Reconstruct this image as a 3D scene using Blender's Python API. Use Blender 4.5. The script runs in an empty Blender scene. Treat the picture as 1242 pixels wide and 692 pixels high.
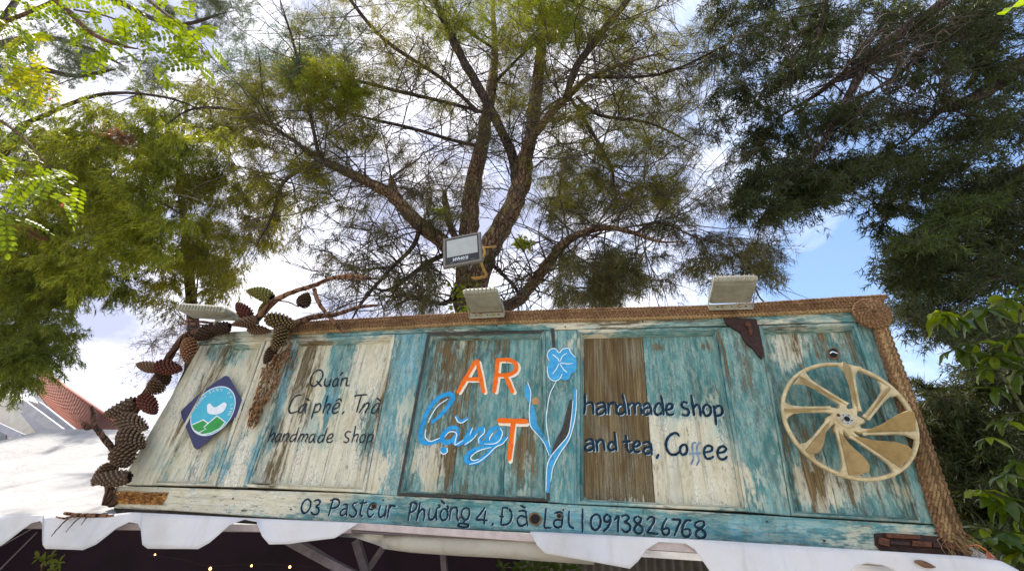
import bpy, math, random
import numpy as np
from mathutils import Vector, Matrix
SC = bpy.context.scene
COL = SC.collection
rnd = random.Random(7)
rng = np.random.default_rng(11)

# ---------------------------------------------------------------- camera
EYE = 1.7
FPX = 586.4
M = np.array([[0.979, 0.066, 0.192], [0.048, 0.843, -0.536], [-0.197, 0.534, 0.822]])
u_, s_, v_ = np.linalg.svd(M); M = u_ @ v_
cd = bpy.data.cameras.new('camera'); cam = bpy.data.objects.new('camera', cd); COL.objects.link(cam)
SC.camera = cam
cd.sensor_width = 36; cd.lens = FPX / 1242 * 36; cd.clip_end = 3000; cd.clip_start = 0.02
def w3(r): return Vector((r[0], r[2], r[1]))
rx, ry, rz = w3(M[0]), w3(M[1]), -w3(M[2])
cam.matrix_world = Matrix(((rx.x, ry.x, rz.x, 0), (rx.y, ry.y, rz.y, 0), (rx.z, ry.z, rz.z, EYE), (0, 0, 0, 1)))

# ---------------------------------------------------------------- world and sun
SUN_DIR = Vector((-0.50, 0.16, 1.0)).normalized()
el = math.asin(SUN_DIR.z); rot = math.atan2(SUN_DIR.x, SUN_DIR.y)
W = bpy.data.worlds.new('World'); SC.world = W; W.use_nodes = True
wt = W.node_tree; wt.nodes.clear()
def wn(t, **k):
    n = wt.nodes.new(t)
    for a, b in k.items(): setattr(n, a, b)
    return n
sky = wn('ShaderNodeTexSky', sky_type='NISHITA', sun_disc=False, sun_elevation=el, sun_rotation=rot % (2 * math.pi), air_density=1.0, dust_density=0.6, ozone_density=1.2)
tc = wn('ShaderNodeTexCoord')
nz = wn('ShaderNodeTexNoise'); nz.inputs['Scale'].default_value = 2.3; nz.inputs['Detail'].default_value = 9; nz.inputs['Roughness'].default_value = 0.58; nz.inputs['Distortion'].default_value = 0.5
mp = wn('ShaderNodeMapping'); mp.inputs['Scale'].default_value = (1, 1, 1.9); mp.inputs['Location'].default_value = (3.1, 0.4, 1.3)
wt.links.new(tc.outputs['Generated'], mp.inputs[0]); wt.links.new(mp.outputs[0], nz.inputs['Vector'])
sep = wn('ShaderNodeSeparateXYZ'); wt.links.new(tc.outputs['Generated'], sep.inputs[0])
bm_ = wn('ShaderNodeMath', operation='MULTIPLY'); wt.links.new(sep.outputs[0], bm_.inputs[0]); bm_.inputs[1].default_value = -0.40
ad = wn('ShaderNodeMath', operation='ADD'); wt.links.new(nz.outputs[0], ad.inputs[0]); wt.links.new(bm_.outputs[0], ad.inputs[1])
cr = wn('ShaderNodeValToRGB'); cr.color_ramp.elements[0].position = 0.33; cr.color_ramp.elements[1].position = 0.56
wt.links.new(ad.outputs[0], cr.inputs[0])
sc_ = wn('ShaderNodeVectorMath', operation='SCALE'); sc_.inputs[3].default_value = 1.25
wt.links.new(sky.outputs[0], sc_.inputs[0])
nz2 = wn('ShaderNodeTexNoise'); nz2.inputs['Scale'].default_value = 5; nz2.inputs['Detail'].default_value = 6
wt.links.new(mp.outputs[0], nz2.inputs['Vector'])
cc = wn('ShaderNodeValToRGB'); cc.color_ramp.elements[0].color = (2.7, 2.9, 4.0, 1); cc.color_ramp.elements[1].color = (6.6, 6.5, 6.9, 1)
cc.color_ramp.elements[0].position = 0.36; cc.color_ramp.elements[1].position = 0.60
wt.links.new(nz2.outputs[0], cc.inputs[0])
mx = wn('ShaderNodeMixRGB'); wt.links.new(cr.outputs[0], mx.inputs[0]); wt.links.new(sc_.outputs[0], mx.inputs[1]); wt.links.new(cc.outputs[0], mx.inputs[2])
bg = wn('ShaderNodeBackground'); bg.inputs[1].default_value = 0.12
wo = wn('ShaderNodeOutputWorld'); wt.links.new(mx.outputs[0], bg.inputs[0]); wt.links.new(bg.outputs[0], wo.inputs[0])
sl = bpy.data.lights.new('sun', 'SUN'); sl.energy = 4.0; sl.angle = math.radians(0.6); sl.color = (1.0, 0.93, 0.82)
so = bpy.data.objects.new('sun', sl); COL.objects.link(so); so.rotation_euler = (-SUN_DIR).to_track_quat('-Z', 'Y').to_euler()
SC.view_settings.view_transform = 'Standard'; SC.view_settings.look = 'None'; SC.view_settings.exposure = 1.12; SC.view_settings.gamma = 1
SC.cycles.use_denoising = True
SC.cycles.max_bounces = 8; SC.cycles.transparent_max_bounces = 8

# ---------------------------------------------------------------- helpers
def U(px, py, Y=2.0):
    """photo pixel direction -> point where that sight line meets the vertical plane at distance Y"""
    b = M.T @ np.array([px - 621, 346 - py, FPX]); k = Y / b[2]
    return Vector((b[0] * k, Y, EYE + b[1] * k))
def pxs(p):                                   # metres per photo pixel at a point
    return (Vector(p) - Vector((0, 0, EYE))).length / FPX

def tag(o, label=None, cat=None, group=None, kind=None):
    if label: o['label'] = label
    if cat: o['category'] = cat
    if group: o['group'] = group
    if kind: o['kind'] = kind
    return o
def link(name, me, mat=None, parent=None):
    o = bpy.data.objects.new(name, me); COL.objects.link(o)
    if mat is not None and not me.materials: me.materials.append(mat)
    if parent is not None:
        o.parent = parent
        o.matrix_parent_inverse = Matrix.Translation(-parent.location) @ Matrix.Identity(4) if False else parent.matrix_world.inverted()
    return o
def empty(name, loc, label, cat, group=None):
    o = bpy.data.objects.new(name, None); COL.objects.link(o); o.location = loc; o.empty_display_size = 0.05
    o.matrix_world = Matrix.Translation(Vector(loc))
    return tag(o, label, cat, group)
def npmesh(name, V, F, smooth=False):
    V = np.asarray(V, np.float32).reshape(-1, 3); F = np.asarray(F, np.int32)
    me = bpy.data.meshes.new(name)
    k = F.shape[1]
    me.vertices.add(len(V)); me.vertices.foreach_set('co', V.ravel())
    me.loops.add(F.size); me.loops.foreach_set('vertex_index', F.ravel())
    me.polygons.add(len(F)); me.polygons.foreach_set('loop_start', np.arange(0, F.size, k, dtype=np.int32))
    try: me.polygons.foreach_set('loop_total', np.full(len(F), k, np.int32))
    except Exception: pass
    me.polygons.foreach_set('use_smooth', np.full(len(F), smooth))
    me.update(calc_edges=True)
    return me

class MB:
    def __init__(s): s.v = []; s.f = []; s.sm = []
    def add(s, vs, fs, sm=False):
        n = len(s.v); s.v += [tuple(v) for v in vs]; s.f += [tuple(i + n for i in f) for f in fs]; s.sm += [sm] * len(fs); return s
    def box(s, c, size, R=None):
        hx, hy, hz = [k / 2 for k in size]; c = Vector(c)
        P = [Vector((x, y, z)) for x in (-hx, hx) for y in (-hy, hy) for z in (-hz, hz)]
        if R is not None: P = [R @ p for p in P]
        return s.add([c + p for p in P], [(0, 1, 3, 2), (4, 6, 7, 5), (0, 4, 5, 1), (2, 3, 7, 6), (0, 2, 6, 4), (1, 5, 7, 3)])
    def prism(s, F, B):                        # front ring F, back ring B
        n = len(F)
        return s.add(list(F) + list(B), [tuple(range(n)), tuple(range(2 * n - 1, n - 1, -1))] + [(i, i + n, (i + 1) % n + n, (i + 1) % n) for i in range(n)])
    def tube(s, pts, r, n=6, cap=True, smooth=True):
        pts = [Vector(p) for p in pts]; m = len(pts)
        rr = r if isinstance(r, (list, tuple)) else [r] * m
        t0 = (pts[1] - pts[0]).normalized(); a = t0.orthogonal().normalized()
        vs = []
        for i, p in enumerate(pts):
            t = (pts[min(i + 1, m - 1)] - pts[max(i - 1, 0)])
            if t.length < 1e-9: t = t0.copy()
            t.normalize(); a = (a - t * a.dot(t))
            if a.length < 1e-6: a = t.orthogonal()
            a.normalize(); b = t.cross(a)
            for k in range(n):
                th = 2 * math.pi * k / n
                vs.append(p + (a * math.cos(th) + b * math.sin(th)) * rr[i])
        fs = [(i * n + k, i * n + (k + 1) % n, (i + 1) * n + (k + 1) % n, (i + 1) * n + k) for i in range(m - 1) for k in range(n)]
        if cap: fs += [tuple(reversed(range(n))), tuple(range((m - 1) * n, m * n))]
        return s.add(vs, fs, smooth)
    def mesh(s, name):
        me = bpy.data.meshes.new(name); me.from_pydata(s.v, [], s.f); me.update()
        if any(s.sm): me.polygons.foreach_set('use_smooth', s.sm)
        return me
    def build(s, name, mat, parent=None): return link(name, s.mesh(name), mat, parent)
def fixn(o):
    import bmesh
    b = bmesh.new(); b.from_mesh(o.data); bmesh.ops.recalc_face_normals(b, faces=b.faces); b.to_mesh(o.data); b.free(); return o
def bevel(o, w, seg=2):
    m = o.modifiers.new('bevel', 'BEVEL'); m.width = w; m.segments = seg; m.limit_method = 'ANGLE'; return o
def cr_spline(P, k=6, closed=False):
    P = [np.array(p, float) for p in P]
    if len(P) < 3: return P
    out = []; n = len(P)
    for i in range(n - 1):
        p0 = P[i - 1] if i > 0 else (P[-2] if closed else 2 * P[0] - P[1]); p1 = P[i]; p2 = P[i + 1]
        p3 = P[i + 2] if i + 2 < n else (P[1] if closed else 2 * P[-1] - P[-2])
        for j in range(k):
            t = j / k
            out.append(0.5 * ((2 * p1) + (-p0 + p2) * t + (2 * p0 - 5 * p1 + 4 * p2 - p3) * t * t + (-p0 + 3 * p1 - 3 * p2 + p3) * t ** 3))
    out.append(P[-1]); return out

# ---------------------------------------------------------------- materials
class NT:
    def __init__(s, name):
        s.m = bpy.data.materials.new(name); s.m.use_nodes = True; s.t = s.m.node_tree; s.t.nodes.clear()
        s.out = s.t.nodes.new('ShaderNodeOutputMaterial')
    def n(s, t, **k):
        n = s.t.nodes.new(t)
        for a, b in k.items():
            if a.startswith('i_'):
                key = a[2:].replace('_', ' ')
                n.inputs[key].default_value = b
            else: setattr(n, a, b)
        return n
    def l(s, a, b): s.t.links.new(a, b)
    def coord(s, scale, loc=(0, 0, 0), rot=(0, 0, 0)):
        if not hasattr(s, 'tc'): s.tc = s.n('ShaderNodeTexCoord')
        m = s.n('ShaderNodeMapping'); m.inputs['Scale'].default_value = scale; m.inputs['Location'].default_value = loc; m.inputs['Rotation'].default_value = rot
        s.l(s.tc.outputs['Object'], m.inputs[0]); return m.outputs[0]
    def noise(s, scale, detail=6, rough=0.6, loc=(0, 0, 0), dist=0.0, rot=(0, 0, 0)):
        c = s.coord(scale if isinstance(scale, tuple) else (scale,) * 3, loc, rot)
        n = s.n('ShaderNodeTexNoise'); n.inputs['Scale'].default_value = 1; n.inputs['Detail'].default_value = detail; n.inputs['Roughness'].default_value = rough; n.inputs['Distortion'].default_value = dist
        s.l(c, n.inputs['Vector']); return n.outputs[0]
    def math(s, op, a, b=None, c=None, clamp=False):
        n = s.n('ShaderNodeMath', operation=op); n.use_clamp = clamp
        for i, v in enumerate((a, b, c)):
            if v is None: continue
            if isinstance(v, (int, float)): n.inputs[i].default_value = v
            else: s.l(v, n.inputs[i])
        return n.outputs[0]
    def step(s, v, a, b):
        n = s.n('ShaderNodeMapRange', interpolation_type='SMOOTHSTEP'); n.inputs[1].default_value = a; n.inputs[2].default_value = b
        s.l(v, n.inputs[0]); return n.outputs[0]
    def ramp(s, v, stops):
        n = s.n('ShaderNodeValToRGB'); e = n.color_ramp.elements
        while len(e) < len(stops): e.new(0.5)
        for k, (p, c) in enumerate(stops): e[k].position = p; e[k].color = (*c, 1)
        s.l(v, n.inputs[0]); return n.outputs[0]
    def mix(s, f, a, b):
        n = s.n('ShaderNodeMixRGB')
        for i, v in enumerate((f, a, b)):
            if isinstance(v, (int, float)): n.inputs[i].default_value = v
            elif isinstance(v, tuple): n.inputs[i].default_value = (*v, 1)
            else: s.l(v, n.inputs[i])
        return n.outputs[0]
    def bump(s, h, strength=0.4, dist=0.01):
        n = s.n('ShaderNodeBump'); n.inputs['Strength'].default_value = strength; n.inputs['Distance'].default_value = dist; s.l(h, n.inputs['Height']); return n.outputs[0]
    def bsdf(s, col, rough=0.7, metal=0.0, normal=None, spec=0.4):
        b = s.n('ShaderNodeBsdfPrincipled')
        for key, v in (('Base Color', col), ('Roughness', rough), ('Metallic', metal), ('Specular IOR Level', spec)):
            if isinstance(v, tuple): b.inputs[key].default_value = (*v, 1)
            elif isinstance(v, (int, float)): b.inputs[key].default_value = v
            else: s.l(v, b.inputs[key])
        if normal is not None: s.l(normal, b.inputs['Normal'])
        return b
    def done(s, sh): s.l(sh.outputs[0], s.out.inputs[0]); return s.m

def simple(name, c1, c2=None, scale=30, rough=0.6, metal=0.0, bump=0.15, detail=6, spec=0.4):
    t = NT(name); nn = t.noise(scale, detail, 0.65)
    c2 = c2 or tuple(x * 0.7 for x in c1)
    return t.done(t.bsdf(t.ramp(nn, [(0.35, c2), (0.62, c1)]), rough, metal, t.bump(nn, bump, 0.004), spec))

def sheet(name, col, trans=0.35, scale=3):          # thin cloth that lets light through
    t = NT(name); a = t.noise((scale, scale, scale), 7, 0.6); b = t.noise(40, 4, 0.6); st = t.noise((11, 11, 1.2), 6, 0.65, (3, 1, 2)); cz = t.noise((5, 9, 3), 5, 0.6, (8, 2, 1), 1.5)
    c = t.mix(t.step(a, 0.42, 0.75), col, tuple(x * k for x, k in zip(col, (0.86, 0.85, 0.83))))
    c = t.mix(t.step(b, 0.66, 0.8), c, tuple(x * 0.72 for x in col))
    c = t.mix(t.math('MULTIPLY', t.step(st, 0.52, 0.72), 0.35), c, tuple(x * k for x, k in zip(col, (0.62, 0.57, 0.50))))
    bs = t.bsdf(c, 0.6, 0, t.bump(t.math('ADD', a, cz), 0.45, 0.03)); tr = t.n('ShaderNodeBsdfTranslucent'); t.l(c, tr.inputs[0])
    m = t.n('ShaderNodeMixShader'); m.inputs[0].default_value = trans; t.l(bs.outputs[0], m.inputs[1]); t.l(tr.outputs[0], m.inputs[2])
    return t.done(m)
def leafmat(name, dark, lite, trans=0.45, clump=1.6, warm=None, gloss=0.5):
    t = NT(name); g = t.n('ShaderNodeNewGeometry')
    cl = t.noise(clump, 3, 0.6)
    v = t.math('ADD', t.math('MULTIPLY', g.outputs['Random Per Island'], 0.45), t.math('MULTIPLY', cl, 0.75))
    c = t.ramp(v, [(0.30, dark), (0.78, lite)])
    if warm: c = t.mix(t.step(g.outputs['Random Per Island'], 0.93, 0.96), c, warm)
    bs = t.bsdf(c, gloss, 0, None, 0.35); tr = t.n('ShaderNodeBsdfTranslucent')
    h = t.n('ShaderNodeHueSaturation'); h.inputs['Hue'].default_value = 0.475; h.inputs['Saturation'].default_value = 1.1; h.inputs['Value'].default_value = 1.7; t.l(c, h.inputs['Color']); t.l(h.outputs[0], tr.inputs[0])
    m = t.n('ShaderNodeMixShader'); m.inputs[0].default_value = trans; t.l(bs.outputs[0], m.inputs[1]); t.l(tr.outputs[0], m.inputs[2])
    return t.done(m)
def barkmat(name, c1, c2, c3, moss=0.0):
    t = NT(name); a = t.noise((22, 22, 6), 9, 0.7, dist=0.6); b = t.noise(5, 4, 0.6)
    v = t.n('ShaderNodeTexVoronoi', feature='DISTANCE_TO_EDGE'); t.l(t.coord((26, 26, 7)), v.inputs['Vector']); v.inputs['Scale'].default_value = 1
    c = t.ramp(a, [(0.3, c1), (0.5, c2), (0.72, c3)])
    c = t.mix(t.step(v.outputs[0], 0.08, 0.0), c, tuple(x * 0.35 for x in c1))
    if moss: c = t.mix(t.math('MULTIPLY', t.step(b, 0.5, 0.62), moss), c, (0.13, 0.16, 0.03))
    h = t.math('ADD', a, t.math('MULTIPLY', t.step(v.outputs[0], 0.0, 0.15), 0.8))
    return t.done(t.bsdf(c, 0.9, 0, t.bump(h, 0.9, 0.02), 0.1))

def paint(name, grain='v', seed=0, dull=1.0):
    """old wood with cream then teal paint, flaked; vertex colours say how much teal (R), bare wood (G), pale blue (B)"""
    t = NT(name)
    if grain == 'v': st = (34, 34, 2.4); fl = (60, 60, 16); bl = (9, 9, 3.2); gr = (210, 210, 5)
    else: st = (2.4, 34, 34); fl = (16, 60, 60); bl = (3.4, 9, 9); gr = (5, 210, 210)
    L = (seed * 1.7, seed * 2.3, seed * 0.9)
    n_s = t.noise(st, 8, 0.68, L, 0.35); n_f = t.noise(fl, 8, 0.72, L); n_b = t.noise(bl, 5, 0.6, L, 0.8); n_g = t.noise(gr, 4, 0.6, L)
    n_s2 = t.noise(tuple(x * 0.8 for x in st), 8, 0.7, tuple(x + 9 for x in L), 0.5)
    at = t.n('ShaderNodeVertexColor', layer_name='bias'); se = t.n('ShaderNodeSeparateColor'); t.l(at.outputs[0], se.inputs[0])
    R, G, B = se.outputs
    wood = t.ramp(t.math('ADD', t.math('MULTIPLY', n_s, 0.5), t.math('MULTIPLY', n_g, 0.5)), [(0.32, (0.040, 0.024, 0.009)), (0.5, (0.11, 0.072, 0.028)), (0.66, (0.25, 0.185, 0.085))])
    wood = t.mix(t.step(n_b, 0.42, 0.68), wood, t.ramp(n_g, [(0.35, (0.085, 0.07, 0.038)), (0.65, (0.26, 0.22, 0.14))]))
    cream = t.ramp(t.math('ADD', t.math('MULTIPLY', n_b, 0.6), t.math('MULTIPLY', n_f, 0.4)), [(0.34, (0.36, 0.31, 0.19)), (0.45, (0.56, 0.52, 0.37)), (0.55, (0.67, 0.64, 0.50)), (0.68, (0.74, 0.73, 0.64))])
    cream = t.mix(t.step(n_s2, 0.5, 0.72), cream, (0.47, 0.46, 0.40))
    teal = t.ramp(t.math('ADD', t.math('MULTIPLY', n_b, 0.5), t.math('MULTIPLY', n_s2, 0.5)), [(0.36, (0.022, 0.085, 0.085)), (0.46, (0.06, 0.185, 0.18)), (0.54, (0.125, 0.29, 0.275)), (0.66, (0.28, 0.43, 0.38))])
    blue = t.ramp(n_s2, [(0.36, (0.06, 0.24, 0.34)), (0.5, (0.14, 0.38, 0.47)), (0.66, (0.34, 0.52, 0.56))])
    teal = t.mix(B, teal, blue)
    n_w = t.noise((6, 6, 5), 4, 0.6, tuple(x + 2 for x in L), 0.6)
    dk = t.noise((7, 7, 3), 6, 0.7, tuple(x + 12 for x in L), 0.8)
    teal = t.mix(t.math('MULTIPLY', t.step(dk, 0.47, 0.64), 0.6), teal, (0.035, 0.115, 0.11))
    cream = t.mix(t.math('MULTIPLY', t.step(t.math('ADD', n_w, t.math('MULTIPLY', t.math('SUBTRACT', R, 0.44), 0.9)), 0.46, 0.68), 0.60), cream, (0.26, 0.42, 0.38))
    nb = t.math('ADD', t.math('MULTIPLY', n_b, 0.40), t.math('ADD', t.math('MULTIPLY', n_s2, 0.24), t.math('MULTIPLY', n_f, 0.36)))
    mt = t.step(t.math('ADD', nb, t.math('MULTIPLY', t.math('SUBTRACT', R, 0.5), 0.70)), 0.455, 0.535)
    # thin, half worn teal is see-through
    mt = t.math('MULTIPLY', mt, t.math('ADD', t.math('MULTIPLY', t.step(n_f, 0.40, 0.56), 0.42), 0.58), clamp=True)
    nw = t.math('ADD', t.math('MULTIPLY', n_s, 0.45), t.math('ADD', t.math('MULTIPLY', n_f, 0.30), t.math('MULTIPLY', n_b, 0.25)))
    mwv = t.math('ADD', nw, t.math('MULTIPLY', t.math('SUBTRACT', G, 0.5), 0.85))
    mw = t.math('MAXIMUM', t.step(mwv, 0.525, 0.54), t.math('MULTIPLY', t.step(mwv, 0.47, 0.535), 0.62))
    vo = t.n('ShaderNodeTexVoronoi', feature='DISTANCE_TO_EDGE'); vo.inputs['Scale'].default_value = 1
    t.l(t.coord((95, 95, 48) if grain == 'v' else (48, 95, 95), L), vo.inputs['Vector'])
    crack = t.math('MULTIPLY', t.step(vo.outputs[0], 0.05, 0.0), t.step(n_b, 0.44, 0.6))
    col = t.mix(mt, cream, teal)
    col = t.mix(t.math('MULTIPLY', crack, 0.55), col, (0.12, 0.10, 0.07))
    grime = t.step(t.noise(tuple(x * 1.5 for x in fl), 5, 0.7, tuple(x + 4 for x in L)), 0.57, 0.68)
    col = t.mix(t.math('MULTIPLY', grime, 0.7), col, (0.16, 0.13, 0.09))
    run = t.noise((46, 46, 1.3) if grain == 'v' else (1.3, 46, 46), 5, 0.65, tuple(x + 6 for x in L))
    col = t.mix(t.math('MULTIPLY', t.step(run, 0.52, 0.66), 0.38), col, (0.10, 0.085, 0.055))
    col = t.mix(mw, col, wood)
    if dull != 1.0: col = t.mix(1 - dull, col, (0.05, 0.04, 0.03))
    h = t.math('ADD', t.math('MULTIPLY', mw, -0.9), t.math('ADD', t.math('MULTIPLY', n_g, 0.5), t.math('ADD', t.math('MULTIPLY', mt, 0.25), t.math('MULTIPLY', crack, -0.6))))
    return t.done(t.bsdf(col, 0.78, 0, t.bump(h, 0.75, 0.0035), 0.25))
# ================================================================ THE SIGN
BIAS = []   # (px, py, rx, ry, slant, dTeal, dWood, dBlue) patches of paint on the sign, a few holding tree shade
def P(*a): BIAS.append(a)
# panel one
P(215, 500, 60, 90, 0, -.06, -.02, 0); P(292, 440, 14, 30, -.3, .07, 0, .2); P(258, 562, 8, 34, -.5, .20, 0, .5); P(205, 570, 25, 12, 0, .12, 0, .3); P(275, 432, 22, 14, 0, .12, 0, 0)
P(228, 500, 7, 80, -.6, 0, .13, 0); P(262, 425, 30, 7, 0, .05, .06, 0); P(300, 470, 8, 60, -.3, -.1, 0, 0)
P(345, 470, 5, 80, -.28, .25, 0, .8); P(305, 560, 5, 40, -.28, .25, 0, .9); P(270, 575, 5, 30, -.4, .2, 0, .9)
# panel two
P(367, 455, 19, 70, -.25, -.15, .115, 0); P(415, 430, 16, 40, -.2, .14, .0, .1); P(402, 480, 7, 70, -.22, .15, .02, .2); P(450, 430, 20, 40, 0, -.12, -.05, 0); P(400, 500, 10, 12, 0, .1, 0, 1.0)
P(330, 575, 10, 25, -.4, -.05, .14, 0); P(345, 560, 30, 8, 0, -.1, .0, 0); P(410, 570, 50, 22, 0, -.16, -.05, 0); P(440, 560, 6, 40, -.2, .2, 0, 0); P(470, 470, 4, 80, -.25, 0, .1, 0); P(395, 545, 60, 10, 0, .05, .0, 0)
# stile two
P(497, 445, 12, 32, -.2, .34, 0, .5); P(470, 560, 10, 40, -.2, .02, 0, .2); P(487, 510, 8, 30, -.2, -.08, 0, 0)
# panel three
P(590, 500, 70, 100, -.1, .17, .02, 0); P(545, 445, 12, 55, -.15, 0, .11, 0); P(572, 470, 10, 90, -.1, 0, .12, 0); P(528, 480, 8, 60, -.2, .1, .05, .2); P(605, 430, 12, 30, 0, .0, .09, 0); P(600, 500, 40, 60, 0, .14, -.07, .1)
P(635, 440, 10, 40, 0, .1, -.1, 0); P(635, 555, 14, 35, 0, -.1, .14, 0); P(545, 560, 12, 30, -.2, -.1, .14, 0); P(520, 570, 14, 22, 0, -.28, -.02, 0); P(590, 565, 35, 22, 0, .08, -.06, 0); P(570, 585, 60, 8, 0, .2, 0, 0)
# stile three
P(683, 500, 20, 110, 0, .10, -.1, 0); P(690, 440, 9, 40, 0, -.12, 0, 0); P(700, 540, 6, 70, 0, .3, 0, .2); P(683, 600, 16, 12, 0, .0, .05, 0)
# panel four
P(745, 500, 37, 120, .06, -.1, 0.0, 0); P(822, 430, 48, 42, 0, .32, -.05, 0); P(810, 475, 30, 20, 0, .22, -.1, 0); P(835, 500, 40, 22, 0, .05, -.12, 0); P(850, 570, 50, 40, 0, -.26, -.12, 0); P(800, 560, 22, 40, 0, -.14, -.12, 0); P(708, 560, 6, 40, 0, .3, -.2, .1)
P(800, 425, 8, 7, 0, -.1, .22, 0); P(855, 425, 8, 7, 0, -.1, .2, 0); P(880, 590, 12, 10, 0, 0, .16, 0); P(868, 470, 5, 60, .2, 0, .06, 0)
# stile four
P(905, 450, 20, 60, .2, .32, 0, 0); P(935, 560, 16, 50, .15, -.02, 0, 0); P(915, 520, 12, 40, .2, .2, 0, 0); P(957, 560, 4, 70, .15, .35, 0, 0); P(885, 470, 4, 70, .2, .1, .1, 0); P(905, 480, 8, 30, .2, 0, .06, 0)
# panel five
P(960, 430, 28, 30, 0, -.18, .07, 0); P(1005, 440, 20, 20, 0, .12, .05, 0); P(1010, 480, 50, 32, 0, .34, -.06, 0); P(965, 560, 18, 50, .3, 0, .07, 0); P(1040, 560, 50, 40, 0, .08, 0, 0); P(1050, 595, 50, 16, 0, -.2, .02, 0); P(990, 590, 30, 20, 0, -.1, .08, 0); P(1015, 525, 30, 30, 0, .2, .02, 0)
P(1090, 500, 14, 110, .4, .32, -.02, 0); P(1058, 430, 10, 40, .4, .3, 0, 0); P(1060, 480, 4, 100, .4, 0, .12, 0)
P(930, 500, 90, 130, 0, .09, 0, 0); P(850, 430, 60, 60, 0, .06, 0, 0); P(1085, 560, 40, 90, 0, .1, 0, 0)  # right half's teal deepened; the tree's shade is in the paint
# rails
P(220, 605, 150, 18, 0, -.16, -.01, 0); P(470, 620, 60, 14, 0, .24, -.04, .35); P(580, 630, 90, 14, 0, .26, -.04, .1); P(700, 632, 60, 18, 0, .22, -.04, .4); P(800, 642, 100, 14, 0, .24, -.04, .35); P(930, 645, 80, 18, 0, .26, -.02, .5); P(1060, 655, 60, 16, 0, -.04, .04, 0)
P(430, 405, 60, 5, 0, .24, 0, .3); P(600, 398, 60, 4, 0, .16, 0, 0); P(780, 393, 120, 5, 0, -.15, .03, 0); P(980, 384, 60, 5, 0, .05, .02, 0); P(300, 408, 50, 5, 0, -.08, .06, 0)
BA = np.array(BIAS)
def bias(px, py, base):
    dx = px - BA[:, 0]; dy = py - BA[:, 1]; dx = dx - BA[:, 4] * dy
    g = np.exp(-((dx / BA[:, 2]) ** 2 + (dy / BA[:, 3]) ** 2) * 0.75)
    r = base[0] + (g * BA[:, 5]).sum(); w = base[1] + (g * BA[:, 6]).sum(); b = base[2] + (g * BA[:, 7]).sum()
    # the bare brown board of the fourth panel
    if base[3]:
        w = 0.665 - 0.14 * max(0, min(1, (py - 592) / 16)) - 0.10 * max(0, min(1, (712 - px) / 8)) - 0.07 * math.exp(-((px - 728) / 6) ** 2 - ((py - 575) / 22) ** 2)
    return (min(max(r, 0), 1), min(max(w, 0), 1), min(max(b, 0), 1), 1)

def piece(name, q, mat, parent, Yf=2.0, Yb=2.022, base=(.42, .42, 0, 0), cell=9, edge=0.0018, bumpy=0.0008):
    """a board whose front corners (tl, tr, br, bl) lie on four sight lines at distance Yf"""
    tl, tr, br, bl = [U(p[0], p[1], Yf) for p in q]
    w = ((tr - tl).length + (br - bl).length) / 2; h = ((bl - tl).length + (br - tr).length) / 2
    nx = max(2, int(w / 0.018)); nz = max(2, int(h / 0.018))
    us = [0, 0.003 / w] + [0.003 / w + (1 - 0.006 / w) * i / nx for i in range(1, nx)] + [1 - 0.003 / w, 1]
    vs = [0, 0.003 / h] + [0.003 / h + (1 - 0.006 / h) * i / nz for i in range(1, nz)] + [1 - 0.003 / h, 1]
    V = []; C = []; A = len(us); B = len(vs)
    for j, v in enumerate(vs):
        for i, u in enumerate(us):
            p = (tl.lerp(tr, u)).lerp(bl.lerp(br, u), v)
            e = (edge if i in (0, A - 1) or j in (0, B - 1) else 0) + rnd.uniform(-1, 1) * bumpy
            if i in (0, A - 1): p.x += rnd.uniform(-1, 1) * 0.0006
            V.append((p.x, p.y + e, p.z))
            a = np.array(q[0]) * (1 - u) * (1 - v) + np.array(q[1]) * u * (1 - v) + np.array(q[2]) * u * v + np.array(q[3]) * (1 - u) * v
            C.append(bias(a[0], a[1], base))
    F = [(j * A + i, (j + 1) * A + i, (j + 1) * A + i + 1, j * A + i + 1) for j in range(B - 1) for i in range(A - 1)]
    ring = [i for i in range(A)] + [j * A + A - 1 for j in range(1, B)] + [(B - 1) * A + i for i in range(A - 2, -1, -1)] + [j * A for j in range(B - 2, 0, -1)]
    n0 = len(V)
    for k in ring: V.append((V[k][0], Yb, V[k][2])); C.append(C[k])
    n = len(ring); F += [(ring[k], ring[(k + 1) % n], n0 + (k + 1) % n, n0 + k) for k in range(n)]; F.append(tuple(range(n0 + n - 1, n0 - 1, -1)))
    me = bpy.data.meshes.new(name); me.from_pydata(V, [], F)
    ca = me.color_attributes.new('bias', 'FLOAT_COLOR', 'POINT'); ca.data.foreach_set('color', np.array(C, np.float32).ravel())
    me.update(); me.shade_smooth() if False else None
    return link(name, me, mat, parent)

mv = [paint('old_paint_vertical_%d' % i, 'v', i) for i in range(3)]
mh = [paint('old_paint_horizontal_%d' % i, 'h', i + 5) for i in range(2)]
m_dark = simple('dark_timber', (0.05, 0.04, 0.03), (0.02, 0.016, 0.012), 25, 0.9)
m_black = simple('black_paint', (0.018, 0.018, 0.017), (0.05, 0.045, 0.035), 60, 0.6, bump=0.3)

sign = empty('shop_sign', U(650, 640, 2.03), 'long weathered cream and teal wooden cafe sign with hand painted words above the white awning', 'shop sign')
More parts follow.
